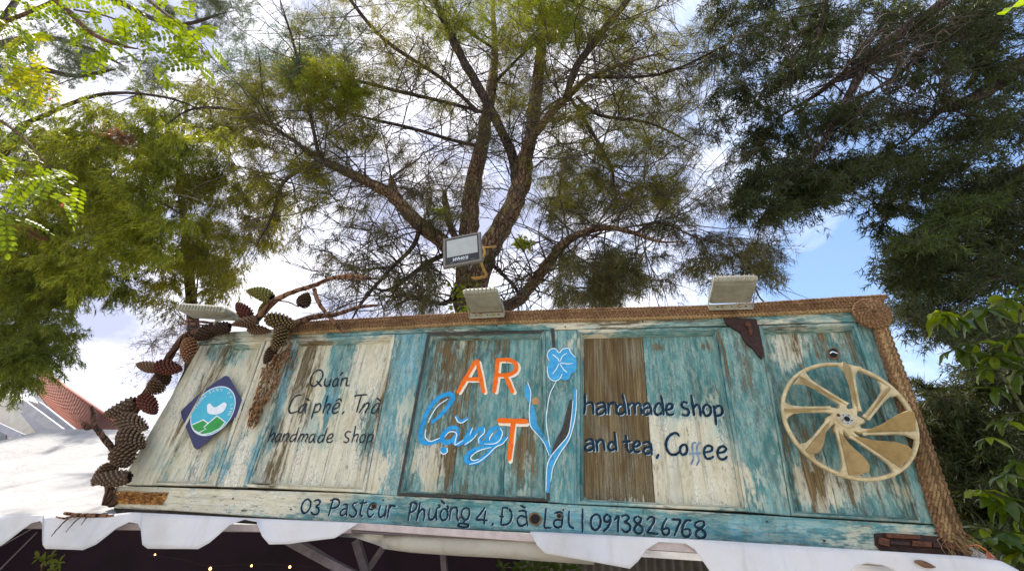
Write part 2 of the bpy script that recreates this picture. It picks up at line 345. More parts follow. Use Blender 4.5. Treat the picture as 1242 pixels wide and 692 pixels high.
# panel corner pixels
ptop = lambda x: float(np.interp(x, [240, 350, 520, 700, 865, 1040, 1062], [419, 411, 403.5, 400, 397, 391.5, 390.5]))
pbot = lambda x: float(np.interp(x, [140, 300, 443, 485, 664, 703, 903, 962, 1118, 1165], [587, 590, 597, 601, 608, 611, 619.5, 625, 634, 637]))
btop = lambda x: float(np.interp(x, [225, 258, 360, 560, 860, 1062], [406, 403, 394, 385, 374, 363]))
bbot = lambda x: float(np.interp(x, [130, 300, 400, 645, 870, 1060, 1175], [613, 624.5, 632, 645, 656, 668, 675]))
VL = {'L': (243, 145), 'p1l': (277, 184), 'p1r': (323, 261), 'p2l': (357, 295), 'p2r': (480, 443), 'p3l': (519, 481.5), 'p3r': (661, 665), 'p4l': (700, 700), 'p4r': (872, 908), 'p5l': (920, 960), 'p5r': (1038, 1117), 'R': (1062, 1160)}
def quad(a, b, top=ptop, bot=pbot):
    return [(VL[a][0], top(VL[a][0])), (VL[b][0], top(VL[b][0])), (VL[b][1], bot(VL[b][1])), (VL[a][1], bot(VL[a][1]))]
def sub(q, u0, u1):
    q = [np.array(p, float) for p in q]; t = lambda u: q[0] * (1 - u) + q[1] * u; b = lambda u: q[3] * (1 - u) + q[2] * u
    return [t(u0), t(u1), b(u1), b(u0)]
back = MB(); F_ = [U(*p, 2.034) for p in [(VL['L'][0], btop(243) + 3), (1062, btop(1062) + 3), (1166, bbot(1160) - 3), (VL['L'][1], bbot(145) - 3)]]
fixn(back.prism(F_, [p + Vector((0, 0.012, 0)) for p in F_]).build('backing', m_dark, sign))
# rails (split where the curve of the photographed edge needs it)
def rail(xs_t, xs_b, top, bot, name, mat, base):
    for i in range(len(xs_t) - 1):
        g = 0.15 if i else 0
        piece(name, [(xs_t[i] + g, top(xs_t[i])), (xs_t[i + 1], top(xs_t[i + 1])), (xs_b[i + 1], bot(xs_b[i + 1])), (xs_b[i] + g, bot(xs_b[i]))], mat, sign, 1.998, 2.034, base)
rail([240, 470, 760, 1062], [236, 468, 761, 1065], btop, lambda x: ptop(x) - 1.6, 'top_rail', mh[0], (.45, .45, 0, 0))
rail([141, 420, 780, 1164], [128, 418, 781, 1172], lambda x: pbot(x) + 1.6, bbot, 'bottom_rail', mh[1], (.47, .40, 0.05, 0))
# stiles
for k, (a, b, base) in enumerate([('L', 'p1l', (.40, .42, 0, 0)), ('p1r', 'p2l', (.36, .41, 0.1, 0)), ('p2r', 'p3l', (.50, .38, 0.2, 0)), ('p3r', 'p4l', (.50, .38, 0.1, 0)), ('p4r', 'p5l', (.50, .42, 0, 0)), ('p5r', 'R', (.52, .42, 0, 0))]):
    piece('stile', quad(a, b), mv[k % 3], sign, 2.0, 2.034, base)
# narrow rim strip on the left stile
# panels made of planks
YP = 2.026
panels = [('p1l', 'p1r', [0, .45, 1.0], [(.40, .43, 0, 0), (.38, .42, 0, 0)]),
          ('p2l', 'p2r', [0, .34, .62, 1.0], [(.41, .44, 0, 0), (.44, .43, 0, 0), (.42, .42, 0, 0)]),
          ('p3l', 'p3r', [0, .355, .70, 1.0], [(.47, .47, 0, 0), (.50, .45, 0, 0), (.48, .45, 0, 0)]),
          ('p4l', 'p4r', [0, .455, 1.0], [(.30, .50, 0, 1), (.44, .38, 0, 0)]),
          ('p5l', 'p5r', [0, .37, 1.0], [(.45, .45, 0, 0), (.50, .43, 0, 0)])]
for k, (a, b, cuts, bases) in enumerate(panels):
    q = quad(a, b)
    for i in range(len(cuts) - 1):
        g = 0.0025 if i else 0
        if k == 3:   # the brown bare board keeps some paint flakes at its edges
            pass
        piece('plank', sub(q, cuts[i] + g, cuts[i + 1]), mv[(k + i) % 3], sign, YP + 0.0012 * (i % 2), 2.034, bases[i], bumpy=0.0005)
    # moulding: four mitred strips, high outside, falling to the panel
    o = [np.array(p, float) for p in q]; w_px = 7.5
    c = sum(o) / 4
    top_d = (o[1] - o[0]) / np.linalg.norm(o[1] - o[0]); l_d = (o[3] - o[0]) / np.linalg.norm(o[3] - o[0]); r_d = (o[2] - o[1]) / np.linalg.norm(o[2] - o[1]); b_d = (o[2] - o[3]) / np.linalg.norm(o[2] - o[3])
    inn = [o[0] + (top_d + l_d) * w_px, o[1] + (-top_d + r_d) * w_px, o[2] + (-b_d - r_d) * w_px, o[3] + (b_d - l_d) * w_px]
    mat_side = [m_black if (k == 2 and s in (0, 2, 3)) else None for s in range(4)]
    for s in range(4):
        A, B, C_, D = o[s], o[(s + 1) % 4], inn[(s + 1) % 4], inn[s]
        mid1, mid2 = A * .55 + D * .45, B * .55 + C_ * .45
        if mat_side[s] is m_black:
            # black painted line on the outer half, plain painted bead inside it
            pr = [(A, B, 1.9965, 'o'), (mid1, mid2, 1.9965, 'm')]
        V = []; C = []
        secs = [(0.0, 2.012), (0.03, 1.9955), (0.30, 1.9935), (0.48, 1.9965), (0.52, 2.003), (0.72, 1.9985), (0.80, 2.006), (1.0, YP + 0.0002)]
        n = 14; mats = []
        for i in range(n + 1):
            for (f, y) in secs:
                p = (A * (1 - f) + D * f) * (1 - i / n) + (B * (1 - f) + C_ * f) * (i / n)
                w = U(p[0], p[1], 2.0); V.append((w.x, y + rnd.uniform(-.0004, .0004), w.z)); C.append(bias(p[0], p[1], (.50 if k > 1 else .42, .44, .1, 0)))
        m_ = len(secs); Fs = [(i * m_ + j, (i + 1) * m_ + j, (i + 1) * m_ + j + 1, i * m_ + j + 1) for i in range(n) for j in range(m_ - 1)]
        me = bpy.data.meshes.new('moulding'); me.from_pydata(V, [], Fs)
        ca = me.color_attributes.new('bias', 'FLOAT_COLOR', 'POINT'); ca.data.foreach_set('color', np.array(C, np.float32).ravel()); me.update()
        ob = link('moulding', me, (mh if s % 2 == 0 else mv)[k % 2], sign)
        if mat_side[s] is m_black:
            me.materials.append(m_black)
            for pidx, pl in enumerate(me.polygons):
                if pidx % (m_ - 1) < 3: pl.material_index = 1
    
# nails
m_nail = simple('rusty_nail', (0.11, 0.05, 0.03), (0.04, 0.02, 0.015), 200, 0.6, 0.4)
for (x, y) in ((258, 413), (343, 412), (500, 398), (684, 396), (888, 392), (1050, 386), (166, 597), (280, 604), (462, 606), (684, 618), (932, 632), (1135, 646), (400, 404), (600, 395), (780, 390), (350, 617), (560, 627), (1000, 655)):
    mb = MB(); c = U(x + rnd.uniform(-3, 3), y, 1.9975); mb.tube([c + Vector((0, .002, 0)), c - Vector((0, .0012, 0)), c - Vector((0, .0022, 0))], [.0038, .0038, .002], 8); mb.build('nail', m_nail, sign)
# ---------------------------------------------------------------- painted lettering
def surf(x, z):
    """depth of the sign's painted face at a spot of the sign (panels lie deeper than the frame)"""
    return None
PQ = []
for (a, b, *_r) in panels:
    q = quad(a, b); o = [np.array(p, float) for p in q]
    PQ.append(o)
def face_at(px, py):
    """height of the sign's face at a spot given by its place on the plane Y = 2"""
    for o in PQ:
        yt = o[0][1] + (o[1][1] - o[0][1]) * (px - o[0][0]) / (o[1][0] - o[0][0]); yb = o[3][1] + (o[2][1] - o[3][1]) * (px - o[3][0]) / (o[2][0] - o[3][0])
        t = (py - o[0][1]) / (o[3][1] - o[0][1]); t2 = (py - o[1][1]) / (o[2][1] - o[1][1])
        d = min(px - o[0][0] - (o[3][0] - o[0][0]) * t, o[1][0] + (o[2][0] - o[1][0]) * t2 - px, py - yt, yb - py)
        if d > 0: return float(np.interp(d, [0, .3, 3.4, 5.6, 6.1, 7.6], [1.996, 1.9925, 1.9925, 1.9965, 2.003, YP - .0006]))
    return 1.998
def to_px(p):
    v = M @ np.array([p[0], p[2] - EYE, p[1]]); return 621 + v[0] / v[2] * FPX, 346 - v[1] / v[2] * FPX
def inside_depth(px, py):
    """walk along the sight line until it meets the sign's face"""
    y = 1.990
    while y < 2.03:
        q = U(px, py, y); a_, b_ = to_px((q.x, 2.0, q.z))
        if face_at(a_, b_) <= y + 1e-6: return y
        y += .0016
    return YP
_lay = [0]
def lift():
    _lay[0] += 1; return 0.00005 * (_lay[0] % 12)
def stroke(mb, pts, w, off=0.0012, k=5, taper=0.25, dx=0, dy=0):
    """paint stroke: a thin ribbon lying on the painted face"""
    S = cr_spline(pts, k); S = [np.array(p) + (dx, dy) for p in S]
    if len(S) == 2: S = [S[0] * (1 - t) + S[1] * t for t in (0, .33, .66, 1)]
    n = len(S); off = off + lift(); L = []; Rr = []
    W_ = []
    for i, p in enumerate(S):
        d = min(inside_depth(p[0] - 1.3, p[1]), inside_depth(p[0] + 1.3, p[1])); q = U(p[0], p[1], d)
        W_.append((q, d))
    for i in range(n):
        a = W_[max(i - 1, 0)][0]; b = W_[min(i + 1, n - 1)][0]; t = (b - a); t.y = 0
        if t.length < 1e-7: t = Vector((1, 0, 0))
        t.normalize(); nrm = Vector((-t.z, 0, t.x)); c, d = W_[i]
        f = 1.0 - taper * (abs(2 * i / (n - 1) - 1) ** 4)
        f *= 1 + 0.10 * math.sin(i * 1.7 + _lay[0])
        hw = w * f * pxs(c) / 2
        e = Vector((c.x, d - off - 0.00003 * i / n * 8, c.z))
        L.append(e + nrm * hw); Rr.append(e - nrm * hw)
    # round caps
    t0 = (W_[0][0] - W_[1][0]); t0.y = 0; t0.normalize(); t1 = (W_[-1][0] - W_[-2][0]); t1.y = 0; t1.normalize()
    hw = w * pxs(W_[0][0]) / 2 * (1 - taper)
    c0 = (L[0] + Rr[0]) / 2 + t0 * hw * 0.8; c1 = (L[-1] + Rr[-1]) / 2 + t1 * hw * 0.8
    V = L + Rr + [c0, c1]; F = [(i, i + 1, n + i + 1, n + i) for i in range(n - 1)] + [(0, n, 2 * n), (n - 1, 2 * n + 1, 2 * n - 1)]
    mb.add(V, F)
def poly(mb, pts, off=0.0012, flatdepth=None, k=4, smooth=True):
    S = cr_spline(list(pts) + [pts[0]], k, True)[:-1] if smooth else [np.array(p, float) for p in pts]
    c = sum(S) / len(S); off += lift(); V = []
    for p in [c] + S:
        d = flatdepth or inside_depth(p[0], p[1]); q = U(p[0], p[1], d); V.append((q.x, q.y - off, q.z))
    # fan works for star-shaped outlines; use triangulation for the rest
    from mathutils.geometry import tessellate_polygon
    tri = tessellate_polygon([[Vector((v[0], v[2], 0)) for v in V[1:]]])
    mb.add(V[1:], [tuple(t) for t in tri])
def cropf(ox, oy, s): return lambda pts: [(ox + x / s, oy + y / s) for x, y in pts]

def inkmat(name, c, c2, wear=0.35, scale=70):
    t = NT(name); a = t.noise((scale, scale, scale * 0.5), 6, 0.7); e = t.noise((150, 150, 40), 6, 0.75); br = t.noise((22, 22, 60), 4, 0.6)
    col = t.mix(t.math('MULTIPLY', t.step(a, 0.5, 0.66), wear), t.mix(t.step(br, 0.35, 0.65), c, c2), tuple(min(1, x * 1.7 + 0.08) for x in c))
    bs = t.bsdf(col, 0.7, 0, t.bump(a, 0.3, 0.001), 0.15); tr = t.n('ShaderNodeBsdfTransparent'); m = t.n('ShaderNodeMixShader')
    t.l(t.math('MULTIPLY', t.step(e, 0.60, 0.66), 0.85), m.inputs[0]); t.l(bs.outputs[0], m.inputs[1]); t.l(tr.outputs[0], m.inputs[2]); return t.done(m)
ink = inkmat('navy_lettering', (0.004, 0.014, 0.028), (0.006, 0.03, 0.05), 0.3)
ink_b = inkmat('black_lettering', (0.010, 0.016, 0.022), (0.02, 0.035, 0.045), 0.4)
ink_f = inkmat('faded_lettering', (0.10, 0.16, 0.24), (0.2, 0.28, 0.36), 0.5)
halo = inkmat('pale_letter_edge', (0.34, 0.48, 0.55), (0.45, 0.56, 0.60), 0.5)
orange = inkmat('orange_paint', (0.78, 0.13, 0.008), (0.80, 0.17, 0.015), 0.12)
creamp = inkmat('cream_paint', (0.82, 0.68, 0.50), (0.80, 0.70, 0.56), 0.1)
bluep = inkmat('bright_blue_paint', (0.015, 0.25, 0.58), (0.04, 0.33, 0.62), 0.18)
bluel = inkmat('flower_blue_paint', (0.045, 0.30, 0.56), (0.07, 0.36, 0.60), 0.15)
whitep = inkmat('pale_line_paint', (0.62, 0.78, 0.84), (0.70, 0.82, 0.86), 0.15)

def words(data, conv, w, mat, name='lettering', edge=None, k=4):
    """data: {letter: [strokes]}; every letter is one mesh of its own"""
    for ch, strokes in data:
        mb = MB(); 
        for st in strokes: stroke(mb, conv(st), w, 0.0022, k)
        mb.build('letter' if not ch.isdigit() else 'digit', mat, sign)
        if edge:
            mb = MB()
            for st in strokes: stroke(mb, conv(st), w * 0.8, 0.0010, k, dx=edge[0], dy=edge[1])
            mb.build('letter_edge', halo, sign)
cA = cropf(340, 440, 8.871)
words([('Q', [[(440, 80), (400, 78), (360, 110), (330, 165), (325, 215), (345, 248), (385, 240), (425, 200), (455, 150), (458, 105), (440, 80), (415, 72)], [(395, 195), (420, 225), (445, 252)]]),
 ('u', [[(490, 165), (478, 215), (485, 245), (510, 248), (535, 215), (548, 170)], [(548, 170), (535, 215), (530, 250)]]),
 ('a', [[(620, 165), (590, 175), (568, 215), (570, 248), (595, 245), (620, 205), (628, 168)], [(628, 168), (615, 215), (620, 250)], [(675, 100), (650, 130)]]),
 ('n', [[(668, 162), (650, 248)], [(655, 210), (680, 175), (705, 160), (722, 175), (712, 230), (718, 245), (742, 240)]]),
 ('C', [[(232, 345), (195, 345), (150, 375), (110, 440), (95, 500), (108, 535), (140, 535), (185, 520)]]),
 ('a', [[(285, 440), (255, 445), (220, 480), (200, 520), (215, 535), (240, 520), (265, 480), (288, 440)], [(288, 440), (270, 500), (272, 540)], [(280, 380), (318, 405)]]),
 ('p', [[(385, 435), (365, 500), (335, 600)], [(370, 480), (400, 445), (430, 440), (435, 475), (415, 515), (380, 530), (360, 525)]]),
 ('h', [[(512, 350), (490, 430), (460, 540)], [(475, 490), (505, 450), (535, 440), (535, 475), (510, 520), (512, 548)]]),
 ('e', [[(572, 495), (610, 485), (635, 460), (632, 430), (605, 435), (575, 470), (562, 515), (575, 540), (605, 535), (625, 520)], [(600, 410), (640, 385), (662, 410)]]),
 (',', [[(688, 520), (668, 550)]]),
 ('T', [[(800, 355), (860, 345), (935, 340)], [(875, 350), (850, 430), (822, 530)]]),
 ('r', [[(910, 435), (880, 490), (850, 535)], [(885, 485), (925, 440), (955, 430), (945, 480), (915, 525), (920, 535)]]),
 ('a', [[(1070, 435), (1035, 440), (1000, 480), (985, 520), (1000, 540), (1030, 520), (1060, 470), (1075, 430)], [(1075, 430), (1055, 490), (1060, 540)], [(1040, 375), (1080, 408)]])], cA, 1.9, ink_b)
cB = cropf(320, 500, 8.871)
words([('h', [[(110, 140), (80, 220), (45, 315)], [(65, 270), (95, 235), (120, 220), (115, 260), (90, 300), (95, 318)]]),
 ('a', [[(185, 225), (155, 235), (130, 275), (130, 312), (155, 305), (185, 260), (197, 225)], [(197, 225), (175, 285), (180, 318)]]),
 ('n', [[(225, 225), (195, 315)], [(210, 275), (240, 235), (268, 225), (265, 260), (245, 300), (250, 315)]]),
 ('d', [[(380, 160), (355, 240), (335, 318)], [(350, 235), (310, 245), (285, 285), (290, 312), (315, 305), (345, 265)]]),
 ('m', [[(400, 230), (365, 315)], [(380, 275), (405, 240), (430, 232), (425, 265), (405, 310)], [(425, 265), (455, 235), (475, 235), (470, 270), (450, 300), (455, 318)]]),
 ('a', [[(545, 230), (515, 240), (490, 280), (490, 318), (515, 312), (540, 270), (555, 230)], [(555, 230), (540, 290), (545, 322)]]),
 ('d', [[(685, 165), (660, 240), (635, 320)], [(650, 240), (610, 250), (585, 290), (590, 322), (620, 312), (650, 270)]]),
 ('e', [[(685, 285), (720, 275), (745, 255), (740, 230), (715, 235), (690, 265), (680, 300), (695, 322), (725, 315), (745, 300)]]),
 ('s', [[(940, 210), (905, 205), (878, 230), (885, 260), (915, 285), (905, 315), (880, 322), (860, 312)]]),
 ('h', [[(990, 145), (975, 230), (950, 318)], [(965, 270), (995, 238), (1015, 235), (1015, 265), (1000, 300), (1005, 320)]]),
 ('o', [[(1075, 235), (1050, 250), (1035, 290), (1045, 322), (1070, 310), (1090, 275), (1095, 245), (1075, 235)]]),
 ('p', [[(1130, 230), (1110, 310), (1090, 400)], [(1115, 270), (1145, 235), (1175, 240), (1175, 275), (1150, 305), (1115, 318)]])], cB, 1.5, ink_b)
cF = cropf(700, 460, 6.289)
E1 = (1.3, 0.9)
words([('h', [[(58, 110), (60, 190), (54, 262)], [(60, 190), (95, 175), (118, 185), (122, 225), (125, 262)]]),
 ('a', [[(150, 190), (185, 175), (208, 185), (215, 215), (220, 262)], [(212, 210), (175, 215), (148, 240), (160, 265), (190, 258), (213, 235)]]),
 ('n', [[(238, 180), (240, 262)], [(240, 205), (262, 178), (290, 180), (300, 215), (300, 262)]]),
 ('d', [[(345, 110), (360, 180), (372, 262)], [(362, 225), (340, 190), (310, 205), (300, 240), (320, 265), (350, 255), (368, 230)]]),
 ('m', [[(385, 180), (398, 265)], [(390, 205), (415, 180), (435, 190), (440, 230), (442, 262)], [(438, 205), (460, 180), (480, 190), (488, 225), (492, 262)]]),
 ('a', [[(505, 205), (530, 180), (550, 190), (562, 225), (568, 265)], [(555, 215), (520, 220), (508, 245), (520, 268), (550, 258), (562, 235)]]),
 ('d', [[(640, 125), (652, 190), (660, 268)], [(652, 220), (625, 180), (598, 205), (590, 245), (612, 270), (645, 255), (655, 235)]]),
 ('e', [[(680, 230), (715, 225), (728, 200), (710, 185), (688, 195), (678, 230), (690, 262), (715, 270), (735, 262)]]),
 ('s', [[(840, 180), (815, 172), (798, 190), (810, 215), (845, 230), (852, 255), (835, 275), (800, 268)]]),
 ('h', [[(870, 120), (882, 200), (892, 275)], [(885, 225), (905, 195), (928, 200), (938, 235), (942, 280)]]),
 ('o', [[(985, 190), (965, 210), (962, 245), (980, 275), (1008, 270), (1020, 240), (1012, 205), (985, 190)]]),
 ('p', [[(1040, 200), (1052, 270), (1060, 345)], [(1045, 230), (1065, 205), (1095, 205), (1108, 235), (1100, 265), (1070, 278), (1050, 270)]]),
 ('a', [[(65, 470), (95, 455), (118, 465), (125, 500), (130, 545)], [(120, 490), (80, 495), (62, 520), (75, 540), (105, 535), (125, 515)]]),
 ('n', [[(145, 460), (155, 545)], [(150, 490), (170, 462), (195, 465), (205, 500), (210, 540)]]),
 ('d', [[(285, 400), (292, 470), (300, 540)], [(290, 500), (265, 475), (242, 495), (240, 525), (262, 540), (290, 525)]]),
 ('t', [[(370, 425), (378, 490), (382, 530), (400, 550), (420, 540)], [(350, 475), (410, 470)]]),
 ('e', [[(430, 515), (465, 505), (478, 485), (460, 470), (435, 490), (430, 525), (450, 552), (480, 545)]]),
 ('a', [[(505, 485), (535, 475), (558, 490), (565, 525), (570, 570)], [(560, 515), (520, 520), (508, 545), (522, 565), (550, 560), (565, 545)]]),
 (',', [[(620, 570), (606, 600)]]),
 ('C', [[(778, 430), (760, 410), (730, 412), (695, 440), (678, 485), (685, 535), (715, 570), (755, 570), (780, 550)]]),
 ('o', [[(810, 495), (788, 515), (785, 550), (805, 572), (832, 560), (838, 525), (828, 500), (810, 495)]])], cF, 3.0, ink, edge=E1)
words([('f', [[(905, 480), (880, 490), (880, 540), (885, 600), (870, 645)], [(855, 565), (945, 560)]]), ('f', [[(940, 480), (915, 500), (915, 560), (930, 610), (910, 655)]])], cF, 2.0, ink_f)
words([('e', [[(975, 555), (1020, 545), (1030, 520), (1005, 503), (975, 520), (968, 560), (985, 600), (1020, 600), (1040, 585)]]),
 ('e', [[(1075, 560), (1120, 550), (1135, 525), (1110, 508), (1080, 525), (1070, 565), (1090, 605), (1125, 605), (1142, 585)]])], cF, 2.7, ink, edge=E1)
cH = cropf(355, 590, 9.554)
words([('0', [[(180, 140), (140, 160), (110, 215), (108, 270), (135, 305), (175, 285), (205, 235), (212, 175), (180, 140)]]),
 ('3', [[(250, 165), (290, 150), (320, 165), (310, 200), (275, 225), (300, 245), (308, 285), (280, 318), (240, 315), (215, 290)]]),
 ('P', [[(470, 150), (445, 240), (418, 335)], [(440, 160), (485, 140), (530, 150), (545, 190), (520, 230), (480, 245), (445, 245)]]),
 ('a', [[(590, 205), (630, 205), (635, 240), (628, 290), (630, 335)], [(625, 255), (590, 260), (560, 290), (558, 320), (585, 330), (615, 310)]]),
 ('s', [[(750, 185), (715, 190), (700, 220), (720, 255), (742, 290), (725, 335), (690, 345), (660, 320)]]),
 ('t', [[(825, 150), (800, 240), (785, 310), (800, 338), (815, 335)], [(780, 190), (865, 180)]]),
 ('e', [[(885, 255), (930, 260), (965, 230), (960, 195), (925, 190), (890, 230), (872, 280), (880, 335), (910, 345), (940, 310)]]),
 ('u', [[(1020, 215), (1000, 290), (1010, 345), (1045, 340), (1075, 290), (1090, 215)], [(1085, 260), (1070, 350)]]),
 ('r', [[(1130, 205), (1110, 290), (1105, 355)], [(1118, 260), (1150, 215), (1195, 225)]])], cH, 2.1, ink, edge=(0.9, 0.7))
cI = cropf(480, 595, 9.554)
words([('P', [[(185, 135), (165, 230), (148, 340)], [(165, 150), (210, 130), (245, 155), (235, 205), (195, 240), (160, 245)]]),
 ('h', [[(285, 135), (265, 240), (245, 340)], [(260, 270), (300, 215), (332, 220), (335, 270), (325, 340)]]),
 ('u', [[(400, 200), (385, 270), (395, 325), (430, 325), (460, 280), (480, 200)], [(475, 240), (470, 310), (480, 335)], [(480, 200), (515, 180), (495, 155)]]),
 ('o', [[(560, 205), (530, 235), (520, 290), (545, 340), (590, 320), (605, 260), (590, 215), (560, 205)], [(590, 215), (612, 195), (595, 170)], [(530, 110), (570, 150)]]),
 ('n', [[(640, 195), (625, 335)], [(635, 240), (665, 195), (705, 195), (715, 240), (710, 300), (730, 345)]]),
 ('g', [[(810, 195), (775, 220), (765, 280), (795, 330), (835, 320), (855, 260), (850, 210), (810, 195)], [(835, 320), (800, 350), (790, 375), (840, 390), (835, 415), (780, 420), (725, 400), (740, 380), (790, 375)]]),
 ('4', [[(1035, 190), (980, 270), (935, 325), (990, 335), (1065, 340)], [(1045, 230), (1030, 310), (1028, 385)]]), (',', [[(1130, 370), (1118, 400)]])], cI, 2.3, ink, edge=(0.9, 0.7))
cJ = cropf(600, 600, 9.554)
words([('D', [[(95, 145), (85, 240), (75, 340)], [(90, 145), (150, 150), (195, 200), (195, 270), (165, 325), (110, 345), (75, 340)], [(60, 245), (105, 250)]]),
 ('a', [[(280, 185), (340, 180), (365, 200), (370, 270), (385, 355)], [(365, 260), (310, 240), (270, 270), (270, 320), (300, 355), (345, 345), (372, 320)], [(300, 118), (358, 148)]]),
 ('L', [[(595, 155), (588, 260), (580, 370), (655, 375)]]),
 ('a', [[(695, 210), (745, 195), (785, 215), (785, 290), (775, 375)], [(780, 290), (720, 285), (690, 310), (695, 355), (735, 375), (775, 355)]]),
 ('t', [[(865, 185), (858, 280), (870, 350), (915, 385)]]), ('|', [[(1020, 155), (1018, 290), (1020, 430)]])], cJ, 2.3, ink, edge=(0.9, 0.7))
cK = cropf(710, 605, 7.7625)
words([('0', [[(100, 140), (65, 165), (52, 215), (65, 270), (100, 288), (135, 255), (145, 200), (130, 155), (100, 140)]]),
 ('9', [[(235, 165), (205, 145), (178, 170), (185, 205), (215, 210), (240, 180)], [(240, 160), (235, 215), (205, 270), (170, 300)]]),
 ('1', [[(275, 195), (312, 155), (308, 230), (308, 305)]]),
 ('3', [[(345, 160), (385, 150), (410, 175), (385, 205), (370, 215), (405, 230), (425, 265), (405, 300), (370, 305), (345, 280)]]),
 ('8', [[(495, 160), (462, 180), (470, 215), (510, 240), (540, 275), (525, 315), (485, 318), (462, 285), (480, 245), (515, 215), (525, 180), (495, 160)]]),
 ('2', [[(580, 195), (610, 168), (645, 175), (645, 210), (610, 270), (580, 315)], [(580, 312), (630, 320), (685, 325)]]),
 ('6', [[(765, 180), (735, 230), (722, 290), (740, 330), (775, 330), (790, 295), (770, 270), (735, 285)]]),
 ('7', [[(815, 190), (855, 190), (895, 200), (870, 260), (840, 340)]]),
 ('6', [[(995, 200), (950, 200), (920, 250), (912, 310), (935, 350), (975, 345), (990, 310), (970, 280), (930, 285)]]),
 ('8', [[(1075, 205), (1035, 225), (1040, 260), (1085, 280), (1125, 310), (1125, 350), (1085, 365), (1045, 345), (1045, 305), (1085, 275), (1118, 240), (1110, 210), (1075, 205)]])], cK, 2.6, ink, edge=(1.0, 0.8))
# big ART
cC = cropf(500, 420, 7.7625); cD = cropf(500, 480, 6.92)
def big(strs, conv, w, sh):
    mb = MB(); [stroke(mb, conv(s), w, 0.0012, 2, 0.02, dx=sh[0], dy=sh[1]) for s in strs]; mb.build('letter_edge', creamp, sign)
    mb = MB(); [stroke(mb, conv(s), w, 0.0028, 3, 0.02) for s in strs]; mb.build('letter', orange, sign)
big([[(596, 140), (510, 290), (432, 430)], [(612, 135), (645, 290), (672, 430)], [(520, 308), (640, 308)]], cC, 5.0, (2.7, 1.6))
big([[(805, 135), (790, 280), (772, 428)], [(800, 130), (890, 125), (955, 145), (983, 190), (962, 240), (900, 268), (800, 270)], [(878, 275), (912, 350), (945, 430)]], cC, 5.0, (2.9, 1.6))
big([[(724, 205), (840, 209), (962, 214)], [(850, 215), (832, 370), (815, 530)]], cD, 5.6, (1.5, 3.6))
# blue script word
scr = [('l', [[(165, 220), (240, 160), (303, 84), (343, 22), (330, -10), (285, -14), (205, 30), (133, 120), (95, 220), (70, 310), (75, 365), (110, 395), (170, 390), (235, 365)]]),
       ('a', [[(385, 270), (330, 265), (280, 300), (250, 345), (265, 385), (310, 385), (355, 350), (375, 310)], [(380, 285), (370, 340), (358, 392), (400, 398), (440, 370)]]),
       ('n', [[(425, 380), (470, 320), (495, 275), (480, 330), (452, 402), (510, 330), (560, 280), (598, 275), (588, 325), (565, 365), (580, 395), (635, 375)]]),
       ('g', [[(720, 265), (680, 275), (640, 320), (640, 372), (680, 368), (725, 310), (745, 275)], [(745, 275), (735, 340), (700, 410), (640, 480), (570, 540), (500, 560), (455, 540), (470, 490), (530, 450), (620, 425), (720, 395), (795, 350)]])]
for ch, st in scr:
    mb = MB(); [stroke(mb, cD(s), 5.4 if ch != 'n' else 4.6, 0.0014, 5, 0.3) for s in st]
    if ch == 'a':
        stroke(mb, cD([(368, 165), (385, 198), (415, 208), (445, 198), (462, 182)]), 3.0, 0.0014); poly(mb, cD([(265, 425), (290, 440), (295, 460), (280, 480), (255, 480), (238, 462), (242, 438)]), 0.0014)
    mb.build('letter', bluep, sign)
mb = MB()
for s in [[(135, 225), (170, 150), (220, 80), (300, 25)], [(115, 280), (112, 345), (155, 380), (235, 352)], [(275, 345), (310, 305), (350, 300), (375, 320), (365, 370), (365, 410), (430, 372)], [(485, 325), (510, 265)], [(440, 410), (500, 370), (550, 315)], [(608, 270), (605, 310), (562, 355), (562, 395)],
          [(740, 270), (758, 310), (740, 365), (690, 400), (605, 402)], [(680, 310), (655, 345), (650, 372)], [(665, 430), (560, 460), (495, 510), (510, 540), (560, 530)], [(805, 345), (760, 400), (700, 430), (640, 490), (560, 550), (480, 572)], [(362, 175), (385, 215), (420, 225), (468, 195)], [(238, 465), (262, 488), (295, 470), (294, 435)]]:
    stroke(mb, cD(s), 1.3, 0.0030, 5, 0.4)
mb.build('highlight_lines', whitep, sign)
# flower painting
cE = cropf(630, 410, 3.46)
mb = MB(); poly(mb, cE([(125, 95), (117, 70), (130, 48), (152, 45), (166, 62), (182, 47), (207, 43), (216, 62), (236, 80), (240, 112), (236, 138), (218, 150), (208, 172), (185, 176), (170, 170), (150, 180), (128, 170), (118, 145), (117, 118)])); mb.build('painted_flower', bluel, sign)
mb = MB()
for s in [[(168, 100), (160, 85), (138, 68)], [(172, 98), (180, 78), (200, 62)], [(172, 104), (200, 108), (224, 106)], [(170, 108), (185, 130), (200, 145)], [(165, 108), (155, 130), (140, 150)],
          [(125, 95), (117, 70), (130, 48), (152, 45), (166, 62), (182, 47), (207, 43), (216, 62), (236, 80)], [(117, 118), (118, 145), (128, 170), (150, 180), (170, 170), (180, 150)],
          [(155, 182), (130, 230), (118, 290), (113, 350), (122, 420), (130, 458)], [(35, 185), (47, 220), (48, 250), (44, 280), (42, 320), (48, 370), (75, 402), (105, 442), (125, 492)],
          [(225, 262), (218, 340), (205, 405), (170, 450), (135, 492), (118, 530), (114, 580), (112, 640)], [(240, 215), (238, 300), (226, 370), (206, 430), (172, 480), (142, 540), (132, 600)]]:
    stroke(mb, cE(s), 1.1, 0.0030, 4, 0.4)
mb.build('highlight_lines', whitep, sign)
mb = MB()
poly(mb, cE([(35, 190), (45, 220), (47, 250), (38, 268), (26, 245), (23, 212)]))
poly(mb, cE([(54, 275), (68, 310), (76, 360), (100, 400), (124, 438), (133, 478), (124, 494), (105, 438), (76, 398), (49, 368), (44, 320), (47, 290)]), k=3)
